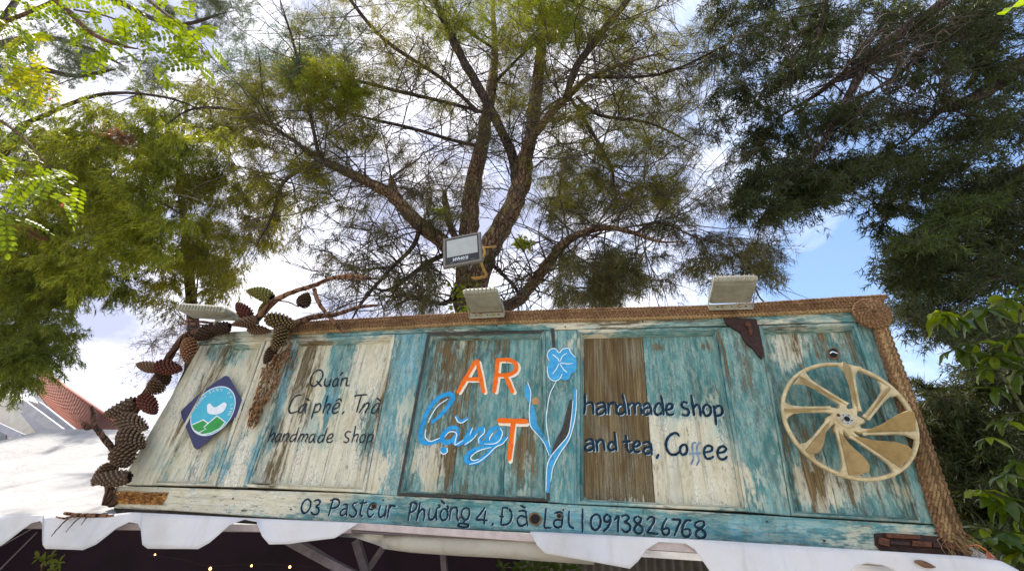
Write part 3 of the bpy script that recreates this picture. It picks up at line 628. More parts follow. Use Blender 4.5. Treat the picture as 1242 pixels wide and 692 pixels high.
poly(mb, cE([(228, 215), (239, 215), (237, 300), (225, 370), (205, 430), (170, 480), (140, 540), (130, 600), (124, 645), (112, 640), (116, 580), (120, 530), (137, 492), (172, 452), (207, 405), (220, 340), (226, 275)]), k=3)
mb.build('painted_leaves', bluel, sign)
mb = MB(); poly(mb, cE([(217, 255), (202, 290), (182, 370), (152, 430), (136, 488), (165, 452), (200, 408), (213, 350), (220, 300)])); mb.build('black_leaf', m_black, sign)
for q_ in ([(668, 398), (672, 398), (674, 423), (670, 423)], cE([(112, 648), (128, 650), (126, 680), (114, 680)])):
    mb = MB(); poly(mb, q_, smooth=False); mb.build('black_mark', m_black, sign)
# holes and knots
m_hole = simple('hole_black', (0.006, 0.005, 0.004), (0.012, 0.01, 0.008), 20, 0.9)
m_raw = simple('raw_wood', (0.20, 0.13, 0.07), (0.09, 0.055, 0.03), 60, 0.9)
def ring_hole(c, r, square=False):
    mb = MB(); pts = [(c[0] + r * 1.35 * math.cos(a) * (1 + rnd.uniform(-.12, .2)), c[1] + r * 1.35 * math.sin(a) * (1 + rnd.uniform(-.12, .2))) for a in np.linspace(0, 2 * math.pi, 11)[:-1]]
    poly(mb, pts, 0.0032); mb.build('worn_patch', m_raw, sign)
    mb = MB(); poly(mb, [(c[0] + r * math.cos(a), c[1] + r * math.sin(a)) for a in np.linspace(0, 2 * math.pi, 15)[:-1]], 0.0046); mb.build('hole', m_hole, sign)
ring_hole((649.2, 628.8), 5.8); ring_hole((678.3, 625.3), 2.3); ring_hole((454, 613.5), 2.6); ring_hole((1010.5, 428.5), 5.4)
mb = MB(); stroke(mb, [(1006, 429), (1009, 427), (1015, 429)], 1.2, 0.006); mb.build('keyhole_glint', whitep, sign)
mb = MB(); poly(mb, [(c[0], c[1]) for c in [(649.6 + 4.8 * math.cos(a), 486.5 + 4.6 * math.sin(a) * (1 + .2 * math.sin(3 * a))) for a in np.linspace(0, 6.28, 10)[:-1]]], 0.003); mb.build('knot', simple('knot_wood', (0.55, 0.33, 0.15), (0.28, 0.15, 0.07), 300, 0.8), sign)
# rotten patch at the lower left, cells of crumbling wood
m_rot = simple('rotten_wood', (0.58, 0.30, 0.09), (0.10, 0.03, 0.01), 48, 0.9, bump=0.8, detail=9)
mb = MB(); nx, nz = 46, 13; V = []; 
for j in range(nz + 1):
    for i in range(nx + 1):
        u = i / nx; v = j / nz; x = 141 + 62 * u + (1 - v) * 8 - 5; y = 595.5 + 1.5 * u + 15 * v
        e = min(u * 12, (1 - u) * 12, v * 5, (1 - v) * 5, 1)
        q = U(x + rnd.uniform(-.5, .5), y + rnd.uniform(-.4, .4), 2.0); V.append((q.x, 1.999 - 0.004 - 0.016 * e * max(0, rnd.gauss(.45, .8)), q.z))
mb.add(V, [(j * (nx + 1) + i, (j + 1) * (nx + 1) + i, (j + 1) * (nx + 1) + i + 1, j * (nx + 1) + i + 1) for j in range(nz) for i in range(nx)])
tag(mb.build('rotten_patch', m_rot, sign), 'crumbling rusty brown rotten patch')
# dark strip standing in for the shaded gap under the sign
mb = MB(); F_ = [U(138, 615, 2.012), U(420, 633, 2.012), U(420, 639, 2.012), U(140, 622, 2.012)]
fixn(mb.prism(F_, [p + Vector((0, 0.1, 0)) for p in F_]).build('gap_strip', m_dark, sign))
# rusty latch
m_rust = simple('rusty_iron', (0.16, 0.055, 0.025), (0.035, 0.018, 0.012), 90, 0.75, 0.3, 0.6, 8)
m_rust2 = simple('dark_rusty_iron', (0.06, 0.025, 0.018), (0.02, 0.012, 0.01), 70, 0.7, 0.3, 0.6, 8)
cL = cropf(1020, 620, 6.21)
def plate(name, pts, mat, y0, y1, parent=sign):
    F_ = [U(x, y, 2.0) for x, y in pts]; F_ = [Vector((p.x, y0 + rnd.uniform(-.0008, .0008), p.z)) for p in F_]
    o = MB().prism(F_, [Vector((p.x, y1, p.z)) for p in F_]).build(name, mat, parent); fixn(o); return bevel(o, 0.0012)
plate('latch_plate', cL([(245, 165), (330, 160), (580, 175), (740, 190), (900, 225), (985, 300), (960, 355), (780, 345), (560, 315), (300, 300), (250, 250)]), m_rust2, 1.990, 1.9985)
lt = bpy.data.objects['latch_plate']
for pts, mm in [([(320, 165), (570, 180), (575, 212), (325, 200)], m_rust), ([(265, 195), (345, 212), (345, 268), (268, 250)], m_rust), ([(350, 222), (500, 232), (500, 262), (350, 250)], m_rust2), ([(515, 222), (662, 232), (660, 272), (510, 262)], m_rust), ([(668, 232), (742, 238), (742, 280), (668, 272)], m_rust2), ([(750, 238), (890, 248), (888, 285), (750, 278)], m_rust)]:
    plate('latch_barrel', cL(pts), mm, 1.978, 1.992, lt)
# corner bracket
cM = cropf(840, 320, 5.767)
plate('corner_bracket', cM([(215, 385), (440, 395), (455, 450), (492, 640), (482, 672), (455, 650), (420, 600), (380, 570), (350, 530), (330, 485), (285, 460), (230, 425)]), m_rust2, 1.984, 1.9985)
cb_ = bpy.data.objects['corner_bracket']
plate('bracket_loop', cM([(362, 415), (392, 420), (412, 470), (408, 518), (388, 510), (382, 460), (360, 440)]), m_rust, 1.976, 1.983, cb_)
# ================================================================ THINGS ON THE SIGN
# ---- round badge on a dark diamond
m_navy = simple('badge_navy', (0.012, 0.016, 0.09), (0.02, 0.02, 0.07), 40, 0.35, bump=0.05)
m_sky = simple('badge_blue', (0.03, 0.36, 0.50), (0.05, 0.40, 0.52), 20, 0.4, bump=0.03)
m_grn = simple('badge_green', (0.01, 0.24, 0.03), (0.02, 0.30, 0.05), 30, 0.4, bump=0.03)
m_wht = simple('badge_white', (0.75, 0.78, 0.80), (0.62, 0.68, 0.72), 60, 0.5, bump=0.05)
badge = empty('badge', U(257, 500, 2.0), 'dark blue diamond badge with white bird over green hills on the sign left panel', 'badge')
cG = cropf(205, 445, 6.29)
def flat(mb, pts, y, k=1, smooth=False, thick=0):
    S = cr_spline(list(pts) + [pts[0]], k, True)[:-1] if smooth else pts
    F_ = [U(p[0], p[1], 2.0) for p in S]; F_ = [Vector((p.x, y, p.z)) for p in F_]
    if thick: return mb.prism(F_, [p + Vector((0, thick, 0)) for p in F_])
    from mathutils.geometry import tessellate_polygon
    return mb.add(F_, [tuple(t) for t in tessellate_polygon([[Vector((v[0], v[2], 0)) for v in F_]])])
dia = cG([(425, 70), (440, 66), (458, 72), (568, 265), (572, 280), (560, 320), (545, 350), (380, 490), (235, 620), (215, 628), (195, 615), (100, 375), (93, 345), (105, 325), (250, 190)])
o = flat(MB(), dia, 1.996, thick=0.004).build('plate', m_navy, badge); fixn(o)
Ec = np.array([340, 336.]); a_, b_, th = 213, 143, math.radians(-52)
def ell(f, n=44, t0=0, t1=2 * math.pi): return [(Ec[0] + f * (a_ * math.cos(t) * math.cos(th) - b_ * math.sin(t) * math.sin(th)), Ec[1] + f * (a_ * math.cos(t) * math.sin(th) + b_ * math.sin(t) * math.cos(th))) for t in np.linspace(t0, t1, n + 1)[:-1]]
flat(MB(), cG(ell(1.0)), 1.9955).build('white_ring', m_wht, badge)
flat(MB(), cG(ell(0.965)), 1.9950).build('blue_disc', m_sky, badge)
bird = [(298, 290), (320, 278), (335, 298), (360, 308), (400, 285), (425, 270), (445, 285), (435, 320), (410, 348), (370, 362), (330, 362), (302, 350), (298, 320)]
flat(MB(), cG(bird), 1.9943, 3, True).build('bird', m_wht, badge)
flat(MB(), cG([(172, 442), (268, 398), (305, 425), (372, 368), (440, 420), (400, 470), (330, 505), (270, 520), (215, 502), (185, 470)]), 1.9946, 1).build('hill_outline', m_wht, badge)
flat(MB(), cG([(180, 446), (266, 408), (298, 430), (268, 458), (284, 474), (232, 498), (200, 480)]), 1.9942).build('hill', m_grn, badge)
flat(MB(), cG([(276, 460), (372, 378), (430, 422), (392, 466), (330, 498), (262, 512), (240, 502), (292, 474)]), 1.9940).build('hill', m_grn, badge)
# small curved capitals along the upper rim
GL = {'T': [[(0, 0), (1, 0)], [(.5, 0), (.5, 1)]], 'R': [[(0, 1), (0, 0), (.8, .1), (.8, .45), (0, .5), (.9, 1)]], 'U': [[(0, 0), (.1, 1), (.8, 1), (.9, 0)]], 'O': [[(.4, 0), (0, .5), (.4, 1), (.9, .5), (.4, 0)]], 'N': [[(0, 1), (0, 0), (.9, 1), (.9, 0)]], 'G': [[(.9, .1), (.2, .1), (.1, .9), (.9, .9), (.9, .5)]], 'X': [[(0, 0), (.9, 1)], [(.9, 0), (0, 1)]], 'A': [[(0, 1), (.45, 0), (.9, 1)], [(.2, .65), (.7, .65)]], 'H': [[(0, 0), (0, 1)], [(.9, 0), (.9, 1)], [(0, .5), (.9, .5)]], 'L': [[(0, 0), (0, 1), (.8, 1)]], 'D': [[(0, 0), (0, 1), (.8, .6), (.8, .3), (0, 0)]]}
txt = 'TRUONG XANH DA LONG'; mb = MB()
for i, chh in enumerate(txt):
    if chh == ' ': continue
    ph = math.radians(186) + (i + .5) / len(txt) * math.radians(192)
    # ellipse parameter so that letters run from the left rim over the top to the right rim
    cx0, cy0 = Ec; ang = ph
    best = None
    for t in np.linspace(0, 2 * math.pi, 360):
        x = .86 * (a_ * math.cos(t) * math.cos(th) - b_ * math.sin(t) * math.sin(th)); y = .86 * (a_ * math.cos(t) * math.sin(th) + b_ * math.sin(t) * math.cos(th))
        d = abs(math.atan2(math.sin(math.atan2(y, x) - ang), math.cos(math.atan2(y, x) - ang)))
        if best is None or d < best[0]: best = (d, x, y)
    _, x, y = best; up = np.array([x, y]) / math.hypot(x, y); tg = np.array([-up[1], up[0]])
    for st in GL[chh]:
        pts = [(cx0 + x + tg[0] * (u - .45) * 15 - up[0] * (v - .5) * 22, cy0 + y + tg[1] * (u - .45) * 15 - up[1] * (v - .5) * 22) for u, v in st]
        q = [U(*p, 2.0) for p in cG(pts)]
        for A, B in zip(q[:-1], q[1:]):
            d = (B - A); d.y = 0; d.normalize(); nn = Vector((-d.z, 0, d.x)) * 0.0009
            mb.add([Vector((p.x, 1.9938, p.z)) for p in (A + nn, B + nn, B - nn, A - nn)], [(0, 1, 2, 3)])
mb.build('lettering', m_wht, badge)

# ---- bladed wheel
m_whl = simple('tan_painted_metal', (0.60, 0.49, 0.28), (0.38, 0.30, 0.15), 26, 0.5, 0.1, 0.25)
m_whl2 = simple('ochre_painted_blade', (0.38, 0.27, 0.11), (0.27, 0.185, 0.07), 30, 0.55, 0.1, 0.15)
wc = U(1029.6, 0, 2)
bb = M.T; cwx, cwz, Rw = 0.423 * 2, EYE + 0.315 * 2, 0.111 * 2
ks = 1.972 / 2.0                                     # the wheel stands a little proud of the boards
wc = Vector((cwx * ks, 1.972, EYE + (cwz - EYE) * ks)); Rw *= ks
wheel = empty('bladed_wheel', wc, 'tan painted metal wheel with eight bladed spokes fixed on the right panel', 'wheel')
def WP(r, a, y): return Vector((wc.x + r * math.cos(a), wc.y - y, wc.z + r * math.sin(a)))
mb = MB(); n = 96; prof = [(1.0, 0.0), (1.005, .010), (.997, .016), (.965, .018), (.943, .014), (.936, .006), (.945, 0.0), (.97, -.004)]
V = [WP(Rw * f, 2 * math.pi * i / n, y) for i in range(n) for f, y in prof]; m_ = len(prof)
mb.add(V, [(i * m_ + j, i * m_ + (j + 1) % m_, ((i + 1) % n) * m_ + (j + 1) % m_, ((i + 1) % n) * m_ + j) for i in range(n) for j in range(m_)], True); mb.build('rim', m_whl, wheel)
# hub: scalloped plate, bolt holes
hubp = U(1026.2, 508.4, 1.955); hc = Vector((hubp.x, 0, hubp.z))
mb = MB(); n = 64; rings = [(0, .020), (.016, .020), (.017, .023), (.030, .024), (.032, .020), (.050, .018), (.056, .010), (.056, -.004)]
V = []
for (r, y) in rings:
    for i in range(n):
        a = 2 * math.pi * i / n; rr = r * (1 + (0.16 * math.cos(8 * a + .4) if r > .035 else 0)); V.append((hc.x + rr * math.cos(a), wc.y - y, hc.z + rr * math.sin(a)))
mb.add(V, [(j * n + i, j * n + (i + 1) % n, (j + 1) * n + (i + 1) % n, (j + 1) * n + i) for j in range(len(rings) - 1) for i in range(n)], False); mb.build('hub', m_whl, wheel)
def disc(mb, c, r, y, n=20):
    V = [(c[0], y, c[1])] + [(c[0] + r * math.cos(2 * math.pi * i / n), y, c[1] + r * math.sin(2 * math.pi * i / n)) for i in range(n)]; mb.add(V, [(0, i + 1, (i + 1) % n + 1) for i in range(n)])
mb = MB(); disc(mb, (hc.x, hc.z), .021, wc.y - .0252, 28); mb.build('hub_cap', simple('worn_silver', (0.5, 0.47, 0.4), (0.3, 0.27, 0.2), 90, 0.4, 0.5), wheel)
mb = MB(); disc(mb, (hc.x, hc.z), .0095, wc.y - .0266); mb.build('hub_bore', m_hole, wheel)
for k in range(5):
    mb = MB(); a = 2 * math.pi * k / 5 + .9; disc(mb, (hc.x + .0155 * math.cos(a), hc.z + .0155 * math.sin(a)), .0022, wc.y - .0266, 8); mb.build('bolt_hole', m_hole, wheel)
mb = MB(); disc(mb, (hc.x - .024, hc.z + .014), .006, wc.y - .0245, 12); mb.build('rust_spot', m_rust, wheel)
cW = cropf(930, 420, 3.845)
arms = [((425, 300), (385, 90), 0), ((375, 275), (152, 138), 1), ((300, 292), (78, 292), 2), ((298, 345), (178, 490), 3), ((335, 385), (385, 605), 4), ((390, 408), (625, 565), 5), ((445, 398), (690, 392), 6), ((462, 335), (575, 195), 7)]
for (a, b, k) in arms:
    A = U(*cW([a])[0], 1.955); B = U(*cW([b])[0], 1.958); A = Vector((A.x, wc.y - .012, A.z)); B = Vector((B.x, wc.y - .010, B.z))
    d = (B - A); L = d.length; d.normalize(); s = Vector((-d.z, 0, d.x))       # counter-clockwise side
    # tapered spoke with a groove, widening into a gusset at the rim
    sec = [(0, .015), (.12, .0125), (.6, .012), (.8, .016), (.93, .030), (1.0, .046)]
    mb = MB(); V = []
    for t, w in sec:
        c = A + d * (L * t)
        for off, y in ((-w, .0), (-w * .85, -.007), (-.003, -.007), (0, -.003), (.003, -.007), (w * .85, -.007), (w, .0), (0, .004)): V.append(c + s * off + Vector((0, y, 0)))
    m_ = 8; mb.add(V, [(i * m_ + j, i * m_ + (j + 1) % m_, (i + 1) * m_ + (j + 1) % m_, (i + 1) * m_ + j) for i in range(len(sec) - 1) for j in range(m_)] + [tuple(range(m_))]); mb.build('spoke', m_whl, wheel)
    # blade standing out of the wheel, leaning counter-clockwise
    H = [(.10, .004), (.35, .020), (.60, .046), (.78, .056), (.90, .052), (.97, .030)]
    lean = .62; outv = Vector((0, -1, 0)); mb = MB(); V = []
    hs = {1: .75, 2: .35, 3: .85, 7: .22, 0: 1.35, 4: 1.35, 5: 1.5, 6: 1.5}[k]
    for t, h in H:
        c = A + d * (L * t) - Vector((0, .006, 0)); tip = c + (outv * .75 + s * lean) * (h * hs) + d * (h * .12)
        nn = (outv * lean - s * .75).normalized() * .0016
        V += [c - nn, c + nn, tip + nn, tip - nn]
    m_ = 4; mb.add(V, [(i * m_ + j, i * m_ + (j + 1) % m_, (i + 1) * m_ + (j + 1) % m_, (i + 1) * m_ + j) for i in range(len(H) - 1) for j in range(m_)] + [(0, 1, 2, 3), (23, 22, 21, 20)]); fixn(mb.build('blade', m_whl2, wheel))

# ---- ropes
def ropemat(name, c1, c2, c3):
    t = NT(name); a = t.noise((140, 140, 140), 5, 0.7); b = t.noise(9, 4, 0.6)
    c = t.ramp(a, [(0.3, c1), (0.5, c2), (0.7, c3)]); c = t.mix(t.step(b, 0.45, 0.7), c, tuple(x * .55 for x in c2))
    return t.done(t.bsdf(c, 0.95, 0, t.bump(a, 0.8, 0.003), 0.1))
m_rope = ropemat('coir_rope', (0.055, 0.028, 0.013), (0.19, 0.105, 0.052), (0.36, 0.235, 0.13))
m_rope2 = ropemat('pale_coir_rope', (0.13, 0.075, 0.032), (0.33, 0.215, 0.10), (0.56, 0.40, 0.21))
def twist(mb, path, r, pitch=0.028, ply=2, n=5):
    """two-ply twisted rope along a polyline of Vectors"""
    L = [0]
    for a, b in zip(path[:-1], path[1:]): L.append(L[-1] + (b - a).length)
    N = max(6, int(L[-1] / pitch * 7)); pts = []
    for i in range(N + 1):
        s = L[-1] * i / N; j = 0
        while j < len(L) - 2 and L[j + 1] < s: j += 1
        t = (s - L[j]) / max(L[j + 1] - L[j], 1e-6); pts.append((path[j].lerp(path[j + 1], t), (path[j + 1] - path[j]).normalized(), s))
    for p in range(ply):
        q = []; 
        for c, d, s in pts:
            a = Vector((0, 1, 0)) - d * d.y; a.normalize(); b = d.cross(a); ph = 2 * math.pi * (s / pitch + p / ply)
            q.append(c + (a * math.cos(ph) + b * math.sin(ph)) * r * .5)
        mb.tube(q, r * .62, n, True, True)
def fuzz(mb, path, r, count, ln=0.02):
    for _ in range(count):
        i = rnd.randrange(len(path) - 1); c = path[i].lerp(path[i + 1], rnd.random()); d = Vector((rnd.gauss(0, 1), -abs(rnd.gauss(0, .6)), rnd.gauss(0, 1))).normalized()
        s = c + d * r; l = ln * rnd.uniform(.3, 1); e = s + d * l + Vector((rnd.gauss(0, .3), 0, rnd.gauss(0, .3))) * l
        w = d.orthogonal().normalized() * 0.0006
        mb.add([s - w, s + w, e], [(0, 1, 2)])
top_rope = empty('rope', U(700, 380, 1.99), 'brown coir rope lying in stacked strands along the top edge of the sign', 'rope')
rt = lambda x: float(np.interp(x, [340, 400, 560, 700, 870, 1000, 1066], [391, 388, 379.5, 374.5, 371, 362, 358]))
rb = lambda x: float(np.interp(x, [340, 400, 560, 700, 870, 1000, 1066], [407, 403, 394, 389.5, 385, 379, 376]))
for k in range(5):
    f = (k + .5) / 5; xs = np.linspace(342 + k * 3, 1060 + (4 - k) * 4, 60)
    path = [U(x, rt(x) * (1 - f) + rb(x) * f + rnd.uniform(-.25, .25), 1.992) for x in xs]
    path = [p + Vector((0, -0.003 * (k % 2) + rnd.uniform(-.001, .001), 0)) for p in path]
    mb = MB(); twist(mb, path, .0098, .030); mb.build('strand', m_rope if k % 2 else m_rope2 if k == 4 else m_rope, top_rope)
mb = MB(); pth = [U(x, rt(x), 1.99) for x in np.linspace(345, 1055, 80)] + [U(x, rb(x), 1.985) for x in np.linspace(1055, 345, 80)]; fuzz(mb, pth, .003, 900, .03); tag(mb.build('loose_fibres', m_rope2, top_rope), kind='stuff')
mb = MB(); F_ = [U(x, y, 1.999) for x, y in ((345, rt(345) + 2), (1058, rt(1058) + 2), (1058, rb(1058) - 1), (345, rb(345) - 1))]; fixn(mb.prism(F_, [p + Vector((0, .045, 0)) for p in F_]).build('inner_strands', m_rope, top_rope))
side = empty('rope', U(1110, 520, 1.99), 'frayed tan coir rope bundle running down the right edge of the sign', 'rope')
for k in range(7):
    f = k / 6; ys = np.linspace(392, 652 + 6 * math.sin(k), 40); path = []
    for y in ys:
        t = (y - 392) / 262; xc = np.interp(y, [392, 480, 560, 620, 655], [1066, 1097, 1124, 1143, 1157]); wd = np.interp(y, [392, 480, 560, 620, 655], [15, 19, 23, 26, 26])
        path.append(U(xc + (f - .5) * wd + rnd.uniform(-.3, .3), y, 1.990 - .006 * math.sin(f * math.pi) + rnd.uniform(-.001, .001)))
    mb = MB(); twist(mb, path, .0088, .05); mb.build('strand', m_rope2 if k in (2, 3, 5) else m_rope, side)
mb = MB(); pth = [U(np.interp(y, [392, 480, 560, 620, 655], [1066, 1097, 1124, 1143, 1157]) + rnd.uniform(-12, 12), y, 1.984) for y in np.linspace(392, 655, 120)]
fuzz(mb, pth, .003, 1500, .035)
for _ in range(45):                                    # frayed tail
    s = U(rnd.uniform(1142, 1168), rnd.uniform(640, 656), 1.98); q = [s]
    for j in range(5): q.append(q[-1] + Vector((rnd.gauss(.006, .008), rnd.gauss(-.002, .004), -.012 + rnd.gauss(0, .006))))
    mb.tube(q, .0008, 3)
tag(mb.build('frayed_fibres', m_rope2, side), kind='stuff')
coil = empty('rope_coil', U(1057, 380, 1.97), 'round spiral knot of coir rope at the upper right corner of the sign', 'rope coil')
path = []; c0 = U(1056.5, 380, 1.975)
for i in range(150):
    a = i / 150 * 5.2 * 2 * math.pi; r = .008 + .060 * i / 150; path.append(Vector((c0.x + r * math.cos(a) * 1.0, 1.978 - .020 * (1 - i / 150) ** .6 + rnd.uniform(-.001, .001), c0.z + r * math.sin(a) * 1.0)))
mb = MB(); twist(mb, path, .0105, .03); mb.build('spiral_rope', m_rope, coil)
mb = MB(); fuzz(mb, path, .008, 320, .02); tag(mb.build('loose_fibres', m_rope2, coil), kind='stuff')
mb = MB(); mb.tube([Vector((c0.x, 1.986, c0.z)), Vector((c0.x, 2.02, c0.z))], .055, 20); mb.build('coil_back', m_rope, coil)

# ---- pine cones
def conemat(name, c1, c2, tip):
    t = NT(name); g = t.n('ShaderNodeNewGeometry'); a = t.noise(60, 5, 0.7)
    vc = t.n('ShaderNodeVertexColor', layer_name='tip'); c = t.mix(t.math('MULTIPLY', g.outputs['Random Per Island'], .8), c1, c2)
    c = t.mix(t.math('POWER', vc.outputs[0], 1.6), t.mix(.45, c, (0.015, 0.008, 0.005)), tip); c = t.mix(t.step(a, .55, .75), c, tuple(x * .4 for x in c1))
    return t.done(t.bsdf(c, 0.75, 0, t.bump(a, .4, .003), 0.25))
CM = {'brown': conemat('brown_cone', (0.10, 0.055, 0.03), (0.17, 0.10, 0.055), (0.27, 0.165, 0.085)), 'grey': conemat('grey_brown_cone', (0.07, 0.04, 0.026), (0.125, 0.075, 0.045), (0.30, 0.20, 0.125)),
      'red': conemat('dark_red_cone', (0.055, 0.012, 0.010), (0.10, 0.022, 0.016), (0.22, 0.075, 0.045)), 'dark': conemat('dark_cone', (0.028, 0.016, 0.012), (0.05, 0.028, 0.018), (0.13, 0.08, 0.04)),
      'yellow': conemat('yellow_green_cone', (0.06, 0.05, 0.015), (0.11, 0.09, 0.02), (0.30, 0.29, 0.04)), 'spotted': conemat('spotted_cone', (0.022, 0.014, 0.008), (0.045, 0.026, 0.014), (0.34, 0.24, 0.10)), 'rust': conemat('rust_cone', (0.16, 0.06, 0.03), (0.24, 0.09, 0.04), (0.38, 0.2, 0.1))}
def pine_cone(a, b, wpx, kind, label, Y=1.95, opn=0.25, bend=0.0):
    """a: stem end pixel, b: tip pixel"""
    a = np.array(a, float); b = np.array(b, float); m0 = (a + b) / 2; a = m0 + (a - m0) * .88; b = m0 + (b - m0) * .88; A = U(a[0], a[1], Y + rnd.uniform(-.012, .012)); B = U(b[0], b[1], Y + rnd.uniform(-.03, .02)); L = (B - A).length; d = (B - A).normalized(); W_ = wpx * pxs((A + B) / 2) * .5 * .76 / (1 + opn * .5)
    s = d.orthogonal().normalized(); t = d.cross(s); V = []; F = []; C = []
    side = Vector((0, 0, -1)) - d * d.z * -1
    def prof(u): return W_ * (math.sin(math.pi * min(1, (u * .88 + .10)) ** .74) ** .62)
    n = 10; m_ = 8                                     # core
    def axis(u): return A + d * (L * u) + side * (bend * L * math.sin(u * math.pi))
    for i in range(n + 1):
        u = i / n
        for j in range(m_):
            an = 2 * math.pi * j / m_; V.append(axis(u) + (s * math.cos(an) + t * math.sin(an)) * prof(u) * .78); C.append(0.0)
    F += [(i * m_ + j, i * m_ + (j + 1) % m_, (i + 1) * m_ + (j + 1) % m_, (i + 1) * m_ + j) for i in range(n) for j in range(m_)]
    ns = int(50 + 55 * L / .12)
    for k in range(ns):
        u = (k + .5) / ns; an = k * 2.39996; R = prof(u); c = axis(u); rad = s * math.cos(an) + t * math.sin(an); tg = d.cross(rad)
        w = .36 * math.pi * 2 * R / math.sqrt(ns * 1.0) * 1.55 + .0010; h = L / math.sqrt(ns) * 1.1
        o_ = rad * R * (.80); tipv = rad * (R * (1.08 + opn * .8 * (1 - .6 * u))) + d * (h * .25)
        V0 = len(V)
        P_ = [c + o_ - tg * w - d * h * .55, c + o_ + tg * w - d * h * .55, c + rad * R * 1.0 + tg * w * .95 + d * h * .1, c + tipv + tg * w * .3, c + tipv - tg * w * .3, c + rad * R * 1.0 - tg * w * .95 + d * h * .1, c + rad * (R * (1.06 + opn * .7)) , c + rad * R * .8 + d * h * .5]
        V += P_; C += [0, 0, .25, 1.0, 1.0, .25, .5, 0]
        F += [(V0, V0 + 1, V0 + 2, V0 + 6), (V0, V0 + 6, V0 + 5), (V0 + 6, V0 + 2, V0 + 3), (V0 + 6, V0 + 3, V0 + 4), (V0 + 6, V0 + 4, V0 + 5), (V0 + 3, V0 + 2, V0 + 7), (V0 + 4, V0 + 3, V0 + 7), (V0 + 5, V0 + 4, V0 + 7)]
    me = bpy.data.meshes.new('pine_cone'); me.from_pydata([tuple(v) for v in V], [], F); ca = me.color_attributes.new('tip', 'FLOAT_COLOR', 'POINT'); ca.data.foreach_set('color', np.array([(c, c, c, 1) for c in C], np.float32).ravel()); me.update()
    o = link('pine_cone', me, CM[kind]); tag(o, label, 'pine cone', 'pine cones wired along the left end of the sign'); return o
pine_cone((192, 447), (164, 441), 14, 'brown', 'small brown pine cone pointing left, left beside the dark red one', 1.94)
pine_cone((189, 443), (222, 448), 19, 'red', 'dark red pine cone lying sideways below the upper corner branch', 1.93)
pine_cone((231, 410), (226, 441), 19, 'rust', 'rust brown pine cone hanging upright against the upper left frame', 1.94, .2)
pine_cone((196, 462), (178, 478), 22, 'brown', 'round brown pine cone with open scales in the middle of the left column', 1.93, .5)
pine_cone((167, 486), (124, 503), 20, 'grey', 'long curved pine cone sticking out left above the red roof', 1.93, .3, .12)
pine_cone((172, 480), (190, 502), 19, 'red', 'dark red pine cone just right of the long curved one', 1.94, .3)
pine_cone((143, 507), (181, 520), 21, 'grey', 'ragged grey brown pine cone with wide open scales beside the frame', 1.94, .8)
pine_cone((147, 524), (176, 543), 24, 'grey', 'plump grey brown pine cone beneath the ragged open one', 1.93, .35)
pine_cone((147, 541), (154, 567), 27, 'grey', 'broad upright brown pine cone above the lowest long one', 1.92, .3)
pine_cone((137, 562), (110, 590), 17, 'brown', 'thin slanting pine cone, lowest on the far left', 1.95, .35)
pine_cone((160, 578), (108, 582), 18, 'grey', 'long slender pine cone lying level at the foot of the column', 1.90, .25)
pine_cone((196, 447), (203, 468), 17, 'dark', 'dark shaded pine cone tucked under the dark red sideways one', 1.97, .3)
pine_cone((262, 396), (233, 413), 19, 'dark', 'blackish red pine cone at the upper left corner of the frame', 1.93, .3)
pine_cone((280, 396), (254, 400), 17, 'dark', 'very dark pine cone just under the grey side floodlight', 1.94, .3)
pine_cone((304, 386), (286, 366), 18, 'red', 'purple red pine cone right beside the grey side floodlight', 1.93, .4)
pine_cone((315, 388), (280, 393), 15, 'brown', 'light brown pine cone lying on the top rail under the purple red one', 1.91, .5)
pine_cone((332, 363), (298, 352), 19, 'yellow', 'yellow green pine cone raised on the branch fork, highest of all', 1.92, .15, -.05)
pine_cone((329, 366), (312, 380), 14, 'yellow', 'small yellowish pine cone beneath the raised yellow green one', 1.95, .3)
pine_cone((322, 385), (362, 394), 22, 'spotted', 'large dark pine cone with yellow scale tips where the rope begins', 1.90, .5)
pine_cone((365, 372), (374, 354), 20, 'dark', 'small round dark pine cone hanging from the bare branch', 1.90, .1)
pine_cone((345, 396), (331, 426), 20, 'spotted', 'dark spotted pine cone hanging down onto the sign over the bark', 1.91, .35)
pine_cone((333, 420), (320, 442), 15, 'dark', 'narrow blackish pine cone hanging lowest over the shredded bark', 1.93, .3)
pine_cone((300, 398), (330, 402), 14, 'brown', 'flat brown pine cone lying under the branches on the top rail', 1.95, .5)

# ---- bare branches
m_br = barkmat('bare_branch_bark', (0.05, 0.026, 0.018), (0.12, 0.065, 0.042), (0.22, 0.135, 0.09))
m_br2 = barkmat('pale_dry_branch', (0.09, 0.04, 0.022), (0.21, 0.105, 0.06), (0.32, 0.19, 0.12))
def branch(parts, label, mat=m_br, cat='branch', name='bare_branch'):
    root = None; mb = MB()
    for pts, w0, w1, Y0, Y1 in parts:
        S = cr_spline(pts, 5); n = len(S); q = []; r = []
        for i, p in enumerate(S):
            t = i / (n - 1); v = U(p[0] + rnd.uniform(-.35, .35), p[1] + rnd.uniform(-.35, .35), Y0 + (Y1 - Y0) * t); q.append(v); r.append((w0 + (w1 - w0) * t) * pxs(v) / 2 * rnd.uniform(.9, 1.12))
        mb.tube(q, r, 8)
    return tag(mb.build(name, mat), label, cat)
branch([([(268, 395), (245, 400), (222, 410), (203, 436), (188, 460), (170, 488), (157, 512), (146, 540), (138, 570), (128, 612)], 7, 6, 1.975, 1.975), ([(168, 492), (150, 520), (141, 552), (133, 585), (138, 612)], 6, 8, 1.96, 1.985)], 'long brown branch bent down the left end of the sign behind the cones')
